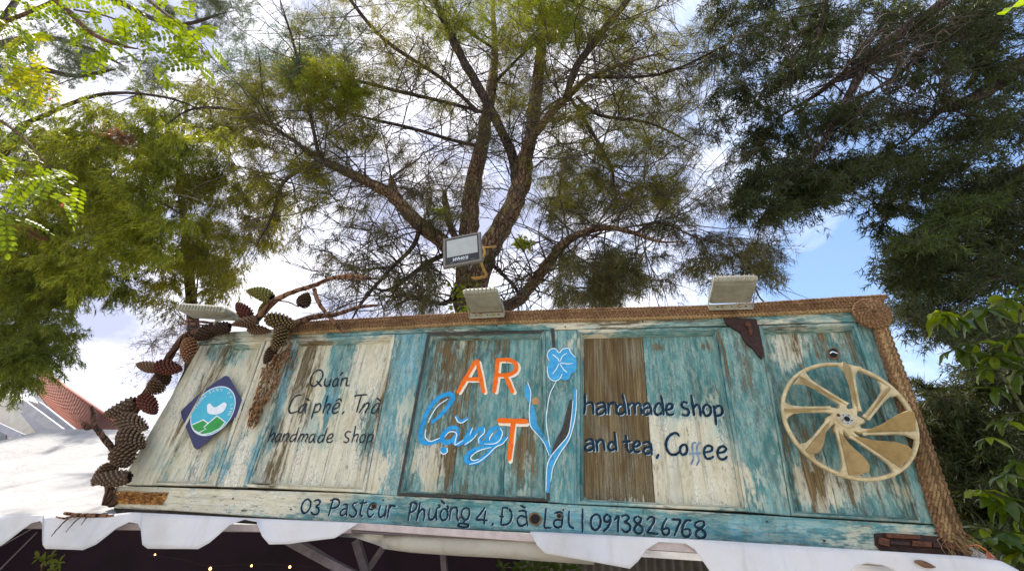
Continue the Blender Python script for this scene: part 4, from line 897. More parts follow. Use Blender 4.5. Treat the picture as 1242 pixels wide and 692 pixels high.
branch([([(150, 558), (137, 544), (124, 528), (113, 514)], 6, 5, 1.95, 1.93), ([(114, 516), (113, 504), (111, 492)], 4.5, 2.5, 1.93, 1.92), ([(113, 515), (106, 519), (100, 513)], 4.5, 3, 1.93, 1.91)], 'short forked dark twig sticking out left before the red roof')
branch([([(306, 392), (318, 380), (334, 364), (355, 354), (380, 346), (404, 337), (425, 334), (450, 337)], 8, 2.6, 1.93, 1.86), ([(410, 338), (425, 337), (440, 340)], 3.5, 1.5, 1.88, 1.87), ([(332, 364), (350, 366), (362, 372)], 2, 1.2, 1.92, 1.90)], 'reddish brown bare branch rising right from the upper left corner', m_br2)
branch([([(381, 350), (386, 366), (398, 382), (417, 403)], 5, 4, 1.88, 1.93)], 'thin reddish twig crossing down in front of the rope', m_br2)
branch([([(335, 402), (358, 392), (382, 384), (408, 381), (432, 373), (458, 370)], 9, 3, 1.94, 1.88)], 'grey brown bare branch lying low over the start of the rope', m_br)
branch([([(226, 388), (255, 391), (300, 396)], 2.4, 3, 1.97, 1.96), ([(222, 392), (262, 395)], 1.6, 2, 1.98, 1.97)], 'thin reddish stick lying under the side floodlight', m_br2, 'stick', 'dry_stick')
branch([([(78, 622), (95, 624), (120, 625), (140, 626)], 2.5, 4, 1.94, 1.96), ([(95, 624), (78, 628), (68, 626)], 2, 1, 1.94, 1.93), ([(88, 624), (72, 638), (62, 650)], 1.2, .6, 1.93, 1.925), ([(100, 625), (90, 633), (80, 645)], 1.2, .6, 1.93, 1.925), ([(106, 625), (98, 636)], 1.2, .5, 1.93, 1.925)], 'dry reddish stems lying on the awning edge left of the sign', m_br2, 'dry grass', 'dry_grass')
# shredded bark hanging on the sign
m_fib = simple('shredded_bark', (0.36, 0.19, 0.08), (0.05, 0.022, 0.010), 60, 0.9, bump=.6)
mb = MB()
for _ in range(210):
    t = rnd.random() ** 1.1; y = 402 + 108 * t; xc = np.interp(y, [402, 430, 462, 492, 525], [345, 338, 327, 313, 302]); wd = np.interp(y, [402, 430, 462, 492, 525], [8, 15, 12, 6, 2])
    x = xc + rnd.uniform(-1, 1) * wd; L = rnd.uniform(6, 20); cur = rnd.uniform(-6, 6); yy = 1.985 - abs(rnd.gauss(0, .018))
    q = [U(x - .35 * L * s_ + cur * math.sin(s_ * 3.1) * .7, y + L * s_ * .8, yy + .006 * math.sin(s_ * 5)) for s_ in (0, .25, .5, .75, 1)]
    mb.tube(q, [rnd.uniform(.0012, .0062) * f for f in (.6, 1, 1, .8, .3)], 4)
q = [U(*p, 1.985) for p in ((312, 480), (306, 500), (302, 515), (299, 527))]; mb.tube(q, [.007, .005, .003, .001], 5)
tag(mb.build('bark_shreds', m_fib), 'tuft of shredded orange brown bark hanging below the dark cones on the sign', 'bark'); 

# ---- floodlights
m_fl = simple('grey_beige_metal', (0.36, 0.34, 0.26), (0.25, 0.235, 0.17), 22, 0.5, 0.15, .15)
m_flb = simple('grey_housing_metal', (0.22, 0.20, 0.17), (0.16, 0.145, 0.12), 40, 0.5, 0.3, .15)
m_glass = simple('frosted_lens', (0.42, 0.44, 0.41), (0.36, 0.38, 0.34), 8, 0.22, 0, .02, spec=.6)
m_brass = simple('brass_bolt', (0.5, 0.38, 0.13), (0.3, 0.2, 0.06), 200, 0.35, 0.8)
def flood(center, X, Yv, Z, w, d, h, label, glassy=True, brand=False, fins=9, bracket=None):
    """X: width axis, Yv: length axis, Z: back axis (glass faces -Z)"""
    R = Matrix((X, Yv, Z)).transposed(); c = Vector(center)
    e = empty('floodlight', c, label, 'floodlight', 'floodlights round the sign')
    def T(x, y, z): return c + X * x + Yv * y + Z * z
    mb = MB(); ring = lambda ww, dd, z: [T(-ww, -dd, z), T(ww, -dd, z), T(ww, dd, z), T(-ww, dd, z)]
    a, b = w / 2, d / 2
    secs = [ring(a * .96, b * .96, 0), ring(a, b, h * .12), ring(a, b, h * .55), ring(a * .86, b * .84, h)]
    V = [p for r in secs for p in r]; mb.add(V, [(3, 2, 1, 0), (12, 13, 14, 15)] + [(i * 4 + j, i * 4 + (j + 1) % 4, (i + 1) * 4 + (j + 1) % 4, (i + 1) * 4 + j) for i in range(3) for j in range(4)])
    bevel(fixn(mb.build('housing', m_flb if brand else m_fl, e)), .003)
    if brand:
        mb = MB(); mb.add([T(x * a * .86, y, -.0012) for x, y in ((-1, -b * .86), (1, -b * .86), (1, b * .86), (-1, b * .86))], [(3, 2, 1, 0)]); mb.build('bezel', simple('black_bezel', (0.012, 0.012, 0.012), (0.02, 0.02, 0.02), 20, .3), e)
        mb = MB(); mb.add([T(x, y, -.0028) for x, y in ((-a * .78, -b * .40), (a * .80, -b * .40), (a * .80, b * .76), (-a * .78, b * .76))], [(3, 2, 1, 0)]); mb.build('lens', m_glass, e)
        GL2 = dict(GL, M=[[(0, 1), (0, 0), (.5, .6), (1, 0), (1, 1)]])
        for i, chh in enumerate('ROMAN'):                 # the lamp hangs upside down, and so does its maker's name
            mb = MB()
            for st in GL2[chh]:
                pts = [T(a * (.28 - i * .155 - u * .125) , -b * (.70 - (v) * .19), -.003) for u, v in st]
                for A, B in zip(pts[:-1], pts[1:]):
                    dd = (B - A).normalized(); nn = dd.cross(Z) * a * .020; A2 = A - dd * a * .01; B2 = B + dd * a * .01; mb.add([A2 + nn, B2 + nn, B2 - nn, A2 - nn], [(0, 1, 2, 3)])
            mb.build('letter', m_wht, e)
        mb = MB(); 
        for x0, x1 in ((-.62, -.42), (-.2, .25), (.42, .62)): mb.add([T(a * x, b * y, -.003) for x, y in ((x0, -.79), (x1, -.79), (x1, -.755), (x0, -.755))], [(0, 1, 2, 3)])
        tag(mb.build('small_print', m_flb, e), kind='stuff')
    else:
        mb = MB(); mb.box(T(0, -b * .12, -.002), (w * .90, d * .80, .004), R); mb.build('lens', m_fl if not glassy else m_glass, e)
    for i in range(fins):
        mb = MB(); x = -a * .82 + 2 * a * .82 * i / (fins - 1); mb.box(T(x, b * .95 + .004, h * .38), (.0035, .014, h * .66), R); mb.build('cooling_fin', m_fl if not brand else m_flb, e)
    if bracket:
        p0, p1, hh = bracket                              # bracket plate between two points, hh tall, facing the viewer
        mb = MB(); dz = Vector((0, 0, hh)); q = [p0, p1, p1 + dz, p0 + dz]; mb.prism(q, [p + Vector((0, .004, 0)) for p in q]); br = bevel(fixn(mb.build('bracket', m_fl, e)), .002)
        for s_, nm, mm in ((.20, 'slot', m_hole), (.52, 'slot', m_hole), (.84, 'slot', m_hole), (.32, 'bolt', m_brass), (.70, 'bolt', m_brass)):
            mb = MB(); cpt = p0.lerp(p1, s_) + dz * .5
            if nm == 'slot': mb.box(cpt - Vector((0, .001, 0)), (.009 if s_ != .52 else .005, .002, .004))
            else: mb.tube([cpt, cpt - Vector((0, .008, 0))], [.0062, .0052], 8)
            mb.build(nm, mm, br)
        for sx, pp in ((-1, p0), (1, p1)):
            mb = MB(); q = [pp + Vector((0, 0, hh * .2)), pp + Vector((0, 0, hh)), T(sx * a * 1.04, 0, h * .45), T(sx * a * 1.04, -.03, h * .2)]; mb.prism(q, [v + Vector((.003 * sx, 0, 0)) for v in q]); fixn(mb.build('side_arm', m_fl, e))
    return e
Xr = Vector((1, 0, 0))
def shelf_light(p0, p1, px_far, label, fins):
    A = U(*p0, 1.975); B = U(*p1, 1.975); w = (B - A).length; X = (B - A).normalized()
    # reach: how far toward the viewer the far edge comes
    vp = np.array([758, 728.]); f = (px_far - vp)[1] / (np.array(p0) - vp)[1]; Yfar = 1.975 / f
    dep = 1.975 - Yfar + .01; up = Vector((0, -1, .10)).normalized(); Zv = X.cross(up); 
    if Zv.z < 0: Zv = -Zv
    mid = (A + B) / 2 + up * dep / 2
    flood(mid + Vector((0, 0, .004)), X, up, Zv, w, dep, .035, label, False, False, fins, (A + Vector((-.004, -.004, -.030)), B + Vector((.004, -.004, -.030)), .028))
shelf_light((571, 380), (611, 378), np.array([0, 352.]), 'grey floodlight jutting out over the middle panel from the rope', 8)
for (x_, y_) in ((600, 356), (905, 344)):
    mb = MB(); q = [U(x_, y_, 1.93), U(x_ + 10, y_ + 4, 1.99), U(x_ + 16, y_ + 16, 2.03), U(x_ + 24, y_ + 24, 2.06)]; mb.tube([Vector(p) for p in cr_spline(q, 4)], .0035, 6); tag(mb.build('cable', m_dark), 'short dark cable behind the %s' % ('middle floodlight on the rope' if x_ == 600 else 'right floodlight above the rusty bracket'), 'cable')
shelf_light((860, 369), (911, 368), np.array([0, 339.]), 'grey floodlight jutting out above the rusty corner bracket', 9)
# side one, lying on its edge at the upper left corner
A = U(223, 380, 1.90); B = U(281, 384, 1.93); X = (B - A).normalized(); Yv = Vector((0, -1, -.15)); Yv = (Yv - X * Yv.dot(X)).normalized(); Zv = X.cross(Yv); Zv = Zv if Zv.z > 0 else -Zv
flood((A + B) / 2, X, Yv, Zv, (B - A).length, .13, .040, 'pale grey floodlight seen edge on at the upper left corner', False, False, 14)
mb = MB(); q0 = U(262, 389, 1.93); mb.tube([q0 + Vector((0, 0, -.03)), q0, U(284, 384, 1.94)], .008, 6); mb.build('bracket', m_fl, [o for o in bpy.data.objects if o.name.startswith('floodlight')][-1])
# tree lamp
c = [U(x, y, 3.75) for x, y in ((534, 290), (580, 281), (587, 315), (541, 324))]
X = (c[1] - c[0]).normalized(); ctr = sum(c, Vector()) / 4; Yv = (c[0] - c[3]); Yv = (Yv - X * Yv.dot(X)).normalized(); Zv = X.cross(Yv)
view = (ctr - Vector((0, 0, EYE))).normalized()
if Zv.dot(view) < 0: Zv = -Zv
tl_ = flood(ctr, X, Yv, Zv, (c[1] - c[0]).length, ((c[0] - c[3]).length + (c[1] - c[2]).length) / 2, .06, 'square grey floodlight with black bezel strapped to the tree trunk', True, True, 7)
mb = MB(); mb.tube([ctr + Zv * .05, ctr + Zv * .2 + Vector((0, .1, -.05)), U(575, 318, 4.2)], .012, 6); mb.build('bracket', m_flb, tl_)
# ================================================================ GROUND, AWNING, HOUSE
m_gr = simple('paving', (0.38, 0.36, 0.32), (0.28, 0.265, 0.24), 1.4, 0.9, bump=.3)
g = npmesh('ground', [(-400, -400, 0), (400, -400, 0), (400, 400, 0), (-400, 400, 0)], [(0, 1, 2, 3)]); tag(link('ground', g, m_gr), kind='structure')

m_cloth = sheet('white_awning_cloth', (0.82, 0.81, 0.81), 0.35)
m_roofc = sheet('dimmed_awning_cloth', (0.45, 0.445, 0.45), 0.3)  # same awning cloth, darker in colour to hold back the sun's glare
m_cloth2 = sheet('beige_rolled_cloth', (0.50, 0.47, 0.40), 0.2, 5)
m_alu = simple('pinkish_aluminium', (0.50, 0.42, 0.39), (0.40, 0.33, 0.31), 30, 0.45, 0.2, .05)
m_steel = simple('dull_steel', (0.17, 0.14, 0.15), (0.11, 0.09, 0.10), 25, 0.6, 0.3, .1)
awn = empty('awning', (-1, 2.1, 1.85), 'white cloth awning with scalloped edge under and left of the sign', 'awning')
YV = 1.952
outl = [(-330, 668), (-318, 640), (-300, 638), (-297, 668), (-220, 671), (-190, 645), (-172, 636), (-158, 640), (-156, 668), (-90, 672), (-70, 668), (-40, 640), (-25, 634), (-20, 664), (0, 661), (23, 644), (38.6, 634), (50, 631.5), (53, 635), (52.5, 660), (56, 665), (106, 667), (120, 660), (143, 640.6), (158.5, 633), (169, 634.5), (172.5, 641), (172.8, 660), (178, 664.5), (243.5, 665.7), (257, 658), (282, 636.7), (301.5, 630), (315, 632.8), (320, 650), (327, 659.7), (350, 659), (406, 652), (437, 633.5)]
outr = [(644, 645), (652, 661), (662, 671), (764, 689), (774, 680), (784, 666), (799, 656.5), (831, 658), (843, 666), (861, 692), (870, 712), (930, 720), (1018, 712), (1029, 692), (1036, 685.5), (1051, 682.5), (1072, 685), (1088, 692), (1098, 712), (1236, 722)]
tl = lambda x: float(np.interp(x, [-330, 0, 140, 160, 300, 437, 640, 870, 1060, 1168, 1214, 1236], [618, 624.5, 622.5, 620.5, 627.5, 633.4, 643.5, 655.0, 667, 673.5, 679.5, 691]))
def valance(out, label=None):
    S = []
    for a, b in zip(out[:-1], out[1:]):
        n = max(1, int(math.hypot(b[0] - a[0], b[1] - a[1]) / 4)); S += [(a[0] + (b[0] - a[0]) * t / n, a[1] + (b[1] - a[1]) * t / n) for t in range(n)]
    S.append(out[-1]); V = []; nr = 6
    for (x, y) in S:
        x0 = x; yt = tl(x0)
        for j in range(nr + 1):
            t = j / nr; yy = yt + (max(y, yt + .2) - yt) * t; p = U(x0, yy, YV); V.append((p.x, YV + .012 * t * math.sin(p.x * 9) + .006 * t * math.sin(p.x * 23 + 1) - .01 * t, p.z))
    return npmesh('valance', V, [(i * (nr + 1) + j, i * (nr + 1) + j + 1, (i + 1) * (nr + 1) + j + 1, (i + 1) * (nr + 1) + j) for i in range(len(S) - 1) for j in range(nr)], True)
for o_ in (outl, outr):
    vo_ = link('valance', valance(o_), m_cloth, awn); md = vo_.modifiers.new('thick', 'SOLIDIFY'); md.thickness = .0012
zl = U(0, 624.5, YV).z; V = []; nx, ny = 90, 26
for i in range(nx + 1):
    X = -5.2 + (1.27 + 5.2) * i / nx
    zs = float(np.interp(X, [U(-330, 618, YV).x, U(0, 624.5, YV).x, U(133, 622.6, YV).x, -2.2, 1.3], [U(-330, 618, YV).z - .003, zl - .003, U(133, 622.6, YV).z - .003, U(150, 621, YV).z - .03, U(1200, 680, YV).z - .045])); ys = YV if X < -2.22 else 2.06
    for j in range(ny + 1):
        t = j / ny; Y = ys + (3.6 - ys) * t; V.append((X, Y, zs + (2.70 - zs) * t - .04 * math.sin(t * math.pi) + .010 * math.sin(X * 2.3 + Y * 3) * math.sin(t * math.pi) + .006 * math.sin(X * 6 - Y * 4) * math.sin(t * math.pi)))
rs = link('roof_sheet', npmesh('roof_sheet', V, [(i * (ny + 1) + j, (i + 1) * (ny + 1) + j, (i + 1) * (ny + 1) + j + 1, i * (ny + 1) + j + 1) for i in range(nx) for j in range(ny)], True), m_roofc, awn)
def bar(name, a, b, Ya, Yb, h, d, mat, parent):
    A = U(*a, Ya); B = U(*b, Yb); D = (B - A); L = D.length; D.normalize(); up = Vector((0, 0, 1)); s = D.cross(up).normalized(); u = s.cross(D)
    mb = MB(); c = (A + B) / 2; R = Matrix((D, s, u)).transposed(); mb.box(c, (L, d, h), R); return bevel(fixn(mb.build(name, mat, parent)), .002)
bar('front_rail', (425, 637.5), (1190, 688), 1.985, 1.985, .026, .03, m_alu, awn)
bar('front_rail', (428, 644.5), (660, 656), 1.995, 1.995, .008, .03, m_steel, awn)
bar('front_rail', (-300, 632), (430, 642), 2.03, 2.03, .026, .03, m_alu, awn)
# rolled cloth
mb = MB(); pts = [(466, 656), (500, 657), (560, 659.5), (610, 661), (658, 664), (720, 668)]; q = [U(x, y, 2.03) for x, y in pts]; mb.tube(cr3 if False else q, [.026, .036, .040, .042, .043, .043], 14); mb.build('rolled_cloth', m_cloth2, awn)
mb = MB(); V = []; 
for i in range(16):
    t = i / 15; x = 424 + 46 * t
    for j in range(6):
        v = j / 5; p = U(x, 641 + 3 * t + (8 + 13 * t) * v, 2.0); V.append((p.x, 2.0 + .02 * math.sin(v * 3) + .012 * math.sin(t * 7 + v * 4), p.z))
link('folded_cloth', npmesh('folded_cloth', V, [(i * 6 + j, i * 6 + j + 1, (i + 1) * 6 + j + 1, (i + 1) * 6 + j) for i in range(15) for j in range(5)], True), m_cloth2, awn)
bar('brace', (340, 650), (440, 703), 2.3, 2.1, .035, .03, m_steel, awn)
bar('brace', (352, 648), (470, 720), 2.35, 2.12, .015, .03, m_steel, awn)
bar('brace', (432, 655), (446, 700), 2.25, 2.25, .035, .03, m_steel, awn)
bar('brace', (448, 688), (470, 655), 2.25, 2.2, .02, .02, m_steel, awn)
bar('brace', (537, 664), (540, 700), 2.8, 2.8, .03, .03, m_steel, awn)
for a, b in (((0, 690), (45, 645)), ((-10, 668), (40, 640))): bar('rope_stay', a, b, 2.2, 2.2, .006, .006, m_steel, awn)
bar('post', (-200, 760), (-200, 640), 2.1, 2.1, .05, .05, m_steel, awn)
# cafe behind and below
m_wall = simple('shade_plum_wall', (0.030, 0.012, 0.022), (0.015, 0.007, 0.012), 3, 0.85)  # the dark below the awning is put into this wall colour
m_cor = simple('corrugated_grey', (0.20, 0.18, 0.15), (0.13, 0.115, 0.095), 8, 0.7)
cafe = empty('cafe_wall', (-1.9, 3.6, 0), 'cafe wall coloured plum dark for the deep shade below the awning', 'wall')
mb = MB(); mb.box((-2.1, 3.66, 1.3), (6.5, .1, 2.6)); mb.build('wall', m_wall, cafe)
mb = MB(); mb.box((-5.3, 2.9, 1.2), (.1, 1.5, 2.4)); mb.build('added_side_wall', m_wall, cafe)  # side walls added to keep daylight from entering sideways
mb = MB(); mb.box((1.12, 2.9, .92), (.08, 1.4, 1.84)); mb.build('added_side_wall', m_wall, cafe)
mb = MB(); mb.box((-1.9, 3.0, 1.45), (6.6, .04, .12)); mb.build('beam', m_steel, cafe)
xa, xb = U(632, 675, 3.0).x, U(905, 675, 3.0).x; V = []; n = 180
for i in range(n + 1):
    x = xa + (xb - xa) * i / n; y = 3.0 + .012 * math.sin(i * .9); V += [(x, y, .9), (x, y, 2.1)]
tag(link('corrugated_screen', npmesh('corrugated_screen', V, [(2 * i, 2 * i + 2, 2 * i + 3, 2 * i + 1) for i in range(n)], True), m_cor), 'grey beige corrugated sheet behind the plant under the awning right half', 'screen').modifiers.new('t', 'SOLIDIFY').thickness = .003
m_gold = simple('gold_bunting', (0.40, 0.24, 0.06), (0.2, 0.1, 0.03), 40, .5)
# fairy lights
tm = NT('warm_bulb'); em = tm.n('ShaderNodeEmission'); em.inputs[0].default_value = (1.0, 0.42, 0.14, 1); em.inputs[1].default_value = 4.0; m_bulb = tm.done(em)
fl = empty('string_lights', U(300, 686, 2.9), 'string of small warm orange bulbs in the dark beneath the awning left half', 'string lights')
mb = MB(); wp = [U(x, y, 2.9) for x, y in ((180, 672), (222, 678), (255, 686), (305, 683), (351, 685), (400, 688))]; mb.tube([Vector(p) for p in cr_spline(wp, 5)], .0016, 4); mb.build('wire', m_dark, fl)
for (x, y, r) in ((188, 672, .005), (255, 689, .008), (305, 685.5, .006), (351.5, 687, .007)):
    mb = MB(); c = U(x, y, 2.9); V = []; nn = 8; mb.tube([c + Vector((0, 0, -r)), c + Vector((0, 0, -r * .5)), c, c + Vector((0, 0, r * .6)), c + Vector((0, 0, r * 1.1))], [r * .2, r * .85, r, r * .7, r * .3], 8); mb.build('bulb', m_bulb, fl)

# house beyond, at the left
m_roof = simple('red_roof_tiles', (0.42, 0.15, 0.095), (0.30, 0.10, 0.065), 9, 0.8)
m_wh = simple('cream_render', (0.66, 0.63, 0.55), (0.55, 0.52, 0.46), 5, 0.8)
m_trim = simple('white_trim', (0.46, 0.46, 0.49), (0.36, 0.36, 0.40), 6, 0.6)
m_soffit = simple('grey_soffit', (0.40, 0.41, 0.47), (0.33, 0.34, 0.40), 6, 0.7)  # grey of the soffit and one fascia
hs = empty('house', U(60, 560, 12.5), 'house with a steep red tiled roof and white gable behind the awning at left', 'house')
A = U(46, 449, 13.5); B = U(175, 541, 13.5); C_ = U(118, 549, 11.0); D = U(66, 507, 11.0); E_ = U(43, 476, 11.8)
nrm = (B - A).cross(D - A).normalized()
if nrm.y > 0: nrm = -nrm
rows = 26; Vr = []; Fr = []
def rp(u, v):       # u along ridge, v down the slope
    top = A.lerp(B, u); lowl = E_.lerp(D, min(1, v * 1.0)); left = A.lerp(E_, min(1, v / .5)) if v < .5 else E_.lerp(D, (v - .5) / .5); low = D.lerp(C_, u)
    right = B.lerp(C_, v); return left.lerp(right, u)
cols = 44
for r in range(rows):
    v0, v1 = r / rows, (r + 1) / rows
    for c in range(cols):
        u0, u1 = c / cols, (c + 1) / cols; P4 = [rp(u0, v0), rp(u0 * .4 + u1 * .6, v0), rp(u1, v0), rp(u1, v1), rp(u0 * .4 + u1 * .6, v1), rp(u0, v1)]
        k = len(Vr); h = [.0, .035, 0, .03, .065, .03]; Vr += [p + nrm * (.04 + hh) for p, hh in zip(P4, h)]; Fr += [(k, k + 1, k + 4, k + 5), (k + 1, k + 2, k + 3, k + 4)]
rf = link('roof', npmesh('roof', [tuple(v) for v in Vr], Fr), m_roof, hs)
mb = MB(); q = [A, B, C_, D, E_]; mb.prism([p + nrm * .035 for p in q], [p - nrm * .1 for p in q]); fixn(mb.build('roof_deck', m_trim, rf))
mb = MB(); mb.tube([A + nrm * .08, B + nrm * .08], .07, 8); mb.build('ridge', simple('pink_ridge', (.5, .24, .2), (.42, .19, .15), 9, .8), rf)
def hslab(name, pts, Yv, mat, th=.12):
    q = [U(x, y, Yv) for x, y in pts]; return fixn(MB().prism(q, [p + Vector((0, th, 0)) for p in q]).build(name, mat, hs))
hslab('fascia', [(46, 486), (52, 490), (95, 524), (88, 534), (44, 500)], 10.9, m_trim)
hslab('fascia', [(22, 486), (28, 484), (86, 527), (78, 535), (18, 492)], 10.6, m_trim)
hslab('soffit', [(44, 498), (88, 530), (60, 545), (24, 500)], 11.1, m_soffit)
hslab('gable', [(-60, 560), (-60, 495), (-10, 470), (20, 484), (80, 530), (70, 560)], 11.4, m_wh, 3)
hslab('fascia', [(-30, 506), (-20, 504), (28, 526), (20, 534)], 10.8, m_soffit)
hslab('window', [(-20, 505), (6, 517), (8, 545), (-20, 545)], 11.36, simple('window_glass', (.12, .13, .15), (.2, .22, .24), 3, .2))
mb = MB(); x0 = U(-120, 560, 12).x; mb.box((x0 + 1.6, 14.2, 2.0), (7, 5, 4.0)); mb.build('wall', m_wh, hs)

# ================================================================ TREES
right_v = Vector(rx); up_v = Vector(ry); fwd_v = -Vector(rz)
class Tree:
    def __init__(s, name, label, cat, base, group=None):
        s.root = empty(name, base, label, cat, group); s.wood = []; s.f = {}; s.limbs = []; s.twigs = []
    def limb(s, pts, mat, Y=None, n=9, name='limb', k=5, rough=.06):
        """pts: (px, py, width px, Y)"""
        S = cr_spline([(p[0], p[1], p[2], p[3]) for p in pts], k); q = []; r = []
        for p in S:
            v = U(p[0], p[1], p[3]); q.append(v); tt = len(r) / max(1, len(S) - 1); r.append(max(p[2], .5) * pxs(v) / 2 * rnd.uniform(1 - rough, 1 + rough) * (1 - .65 * tt ** 8))
        if n >= 8:
            q = [v + Vector((rnd.gauss(0, 1), rnd.gauss(0, 1), 0)) * rr * .07 for v, rr in zip(q, r)]
        mb = MB(); mb.tube(q, r, n); s.limbs += [(v, rr) for v, rr in zip(q, r)]; return mb.build(name, mat, s.root)
    def nearest(s, p):
        return min(s.limbs, key=lambda a: (a[0] - p).length) if s.limbs else (p, .01)
    def blob(s, px, py, rx_, ry_, Y, dY, ntw, tufts, key, droop=.35, L=.12, w=.005, K=9, spread=.7, connect=True, core=.15, tl_=.3, rtw=.004):
        """leafy cluster: twigs fan out of a branch end, tufts of needles sit along them"""
        c = U(px, py, Y); sc = pxs(c)
        if connect and s.limbs:
            a, ar = s.nearest(c); s.limbs.append((c, .008)); d = (c - a); mid = a + d * .5 + Vector((rnd.gauss(0, .08), rnd.gauss(0, .08), .10)) * d.length * .5
            pts = [a, a.lerp(mid, .6), mid.lerp(c, .4), c]; rr = min(ar * .6, .004 + d.length * .010); s.twigs.append((pts, [rr, rr * .8, rr * .6, .006]))
        P_ = []; Dn = []
        for _ in range(ntw):
            v = Vector((rnd.gauss(0, 1), rnd.gauss(0, 1), rnd.gauss(0, 1))).normalized() * rnd.uniform(.55, 1) ** .6
            e = c + right_v * (v.x * rx_ * sc) + up_v * (v.y * ry_ * sc) + fwd_v * (v.z * dY); e.z -= droop * .25 * (e - c).length
            st = c.lerp(e, rnd.uniform(0, core)); d = e - st; md = st + d * .5 + Vector((0, 0, .12 * d.length)); pts = [st, st.lerp(md, .55), md.lerp(e, .35), e]; s.twigs.append((pts, [rtw, rtw * .8, rtw * .5, rtw * .25]))
            m = max(1, int(tufts / ntw)); 
            for _k in range(m):
                t = rnd.uniform(.12, 1.0); j = min(int(t * 3), 2); q = pts[j].lerp(pts[j + 1], t * 3 - j); side = Vector((rnd.gauss(0, 1), rnd.gauss(0, 1), rnd.gauss(0, 1))) * (tl_ * .35 * d.length * (1.05 - t * .6))
                P_.append(q + side); dd = (d.normalized() * .8 + side.normalized() * .6 + Vector((0, 0, -droop))); Dn.append(dd.normalized())
                if rnd.random() < .25: s.twigs.append(([q, q + side * .5, q + side], [rtw * .45, rtw * .35, rtw * .2]))
        s.f.setdefault(key, []).append((np.array(P_), np.array(Dn), L, w, K, spread, droop))
    def branchlets(s, count, ln, r0=.011, droop=.5):
        src = [(p, r) for p, r in s.limbs if .009 < r < .07 and p.z > 2.6]
        for _ in range(count):
            p, r = rnd.choice(src)
            if (p - ctr).length < .55: continue
            d = Vector((rnd.gauss(0, 1), rnd.gauss(-.3, .8), rnd.gauss(.15, .6))).normalized(); L = ln * rnd.uniform(.5, 1.3); pts = [p]; dd = d.copy()
            for k in range(6):
                dd = (dd + Vector((rnd.gauss(0, .22), rnd.gauss(0, .22), rnd.gauss(0, .2) - droop * .10))).normalized(); pts.append(pts[-1] + dd * L / 6)
            rr = min(r * .5, r0); s.twigs.append((pts, [rr * (1 - i / 7.2) for i in range(7)]))
            for k in range(6):
                j = rnd.randrange(1, 6); q = pts[j]; e = (dd + Vector((rnd.gauss(0, .8), rnd.gauss(0, .8), rnd.gauss(-.1, .6)))).normalized() * L * rnd.uniform(.15, .4)
                s.twigs.append(([q, q + e * .35 + Vector((0, 0, .01)), q + e * .7, q + e + Vector((0, 0, -droop * .06))], [rr * .5, rr * .42, rr * .32, rr * .15]))
    def finish(s, mats, twmat):
        for key, L_ in s.f.items():
            Vs = []
            for (P_, Dn, L, w, K, sp, dr) in L_:
                N = len(P_); p = np.repeat(P_, K, 0); d = np.repeat(Dn, K, 0); t = rng.random((N * K, 1)); root = p + d * t * L * 1.2 - d * L * .3
                e = d * .7 + rng.normal(0, sp, (N * K, 3)); e[:, 2] -= dr * .5; e /= np.linalg.norm(e, axis=1, keepdims=True)
                l = L * rng.uniform(.5, 1.1, (N * K, 1)); q = rng.normal(0, 1, (N * K, 3)); sd = np.cross(e, q); sd /= np.linalg.norm(sd, axis=1, keepdims=True) + 1e-9; ww = w * rng.uniform(.6, 1.2, (N * K, 1))
                a = root - sd * ww * .5; b = root + sd * ww * .5; 
                Vs.append(np.stack([a + e * l * .3 - sd * ww * .2, b + e * l * .3 + sd * ww * .2, root + e * l, root], 1) if False else np.stack([a, b, root + e * l], 1))
            V = np.concatenate(Vs).reshape(-1, 3); o = link('crown', npmesh('crown', V, np.arange(len(V)).reshape(-1, 3)), mats[key], s.root); o['kind'] = 'stuff'
        V = []; F = []; n = 0; m = 3
        s.twigs = [w_ for w_ in s.twigs if min((q - ctr).length for q in w_[0]) > .38 and min((q.lerp(q2, .5) - ctr).length for q, q2 in zip(w_[0][:-1], w_[0][1:])) > .38]
        eye_ = Vector((0, 0, EYE)); ax_ = (ctr - eye_); la_ = ax_.length; ax_.normalize()
        def crosses(q, q2):
            for t_ in (0, .2, .4, .6, .8, 1):
                w_ = q.lerp(q2, t_) - eye_; k_ = w_.dot(ax_)
                if 0 < k_ < la_ + .1 and (w_ - ax_ * k_).length < .24 * k_ / la_ + .02: return True
            return False
        s.twigs = [w_ for w_ in s.twigs if not any(crosses(q, q2) for q, q2 in zip(w_[0][:-1], w_[0][1:]))]
        for pts, r in s.twigs:
            t = (pts[-1] - pts[0]).normalized() if (pts[-1] - pts[0]).length > 1e-6 else Vector((0, 0, 1)); a = t.orthogonal().normalized(); b = t.cross(a)
            for p, rr in zip(pts, r):
                for k in range(m): th = 2 * math.pi * k / m; V.append(p + (a * math.cos(th) + b * math.sin(th)) * rr)
            F += [(n + i * m + k, n + i * m + (k + 1) % m, n + (i + 1) * m + (k + 1) % m, n + (i + 1) * m + k) for i in range(len(pts) - 1) for k in range(m)]; n += len(pts) * m
        if V:
            o = link('twigs', npmesh('twigs', [tuple(v) for v in V], F, True), twmat, s.root); o['kind'] = 'stuff'

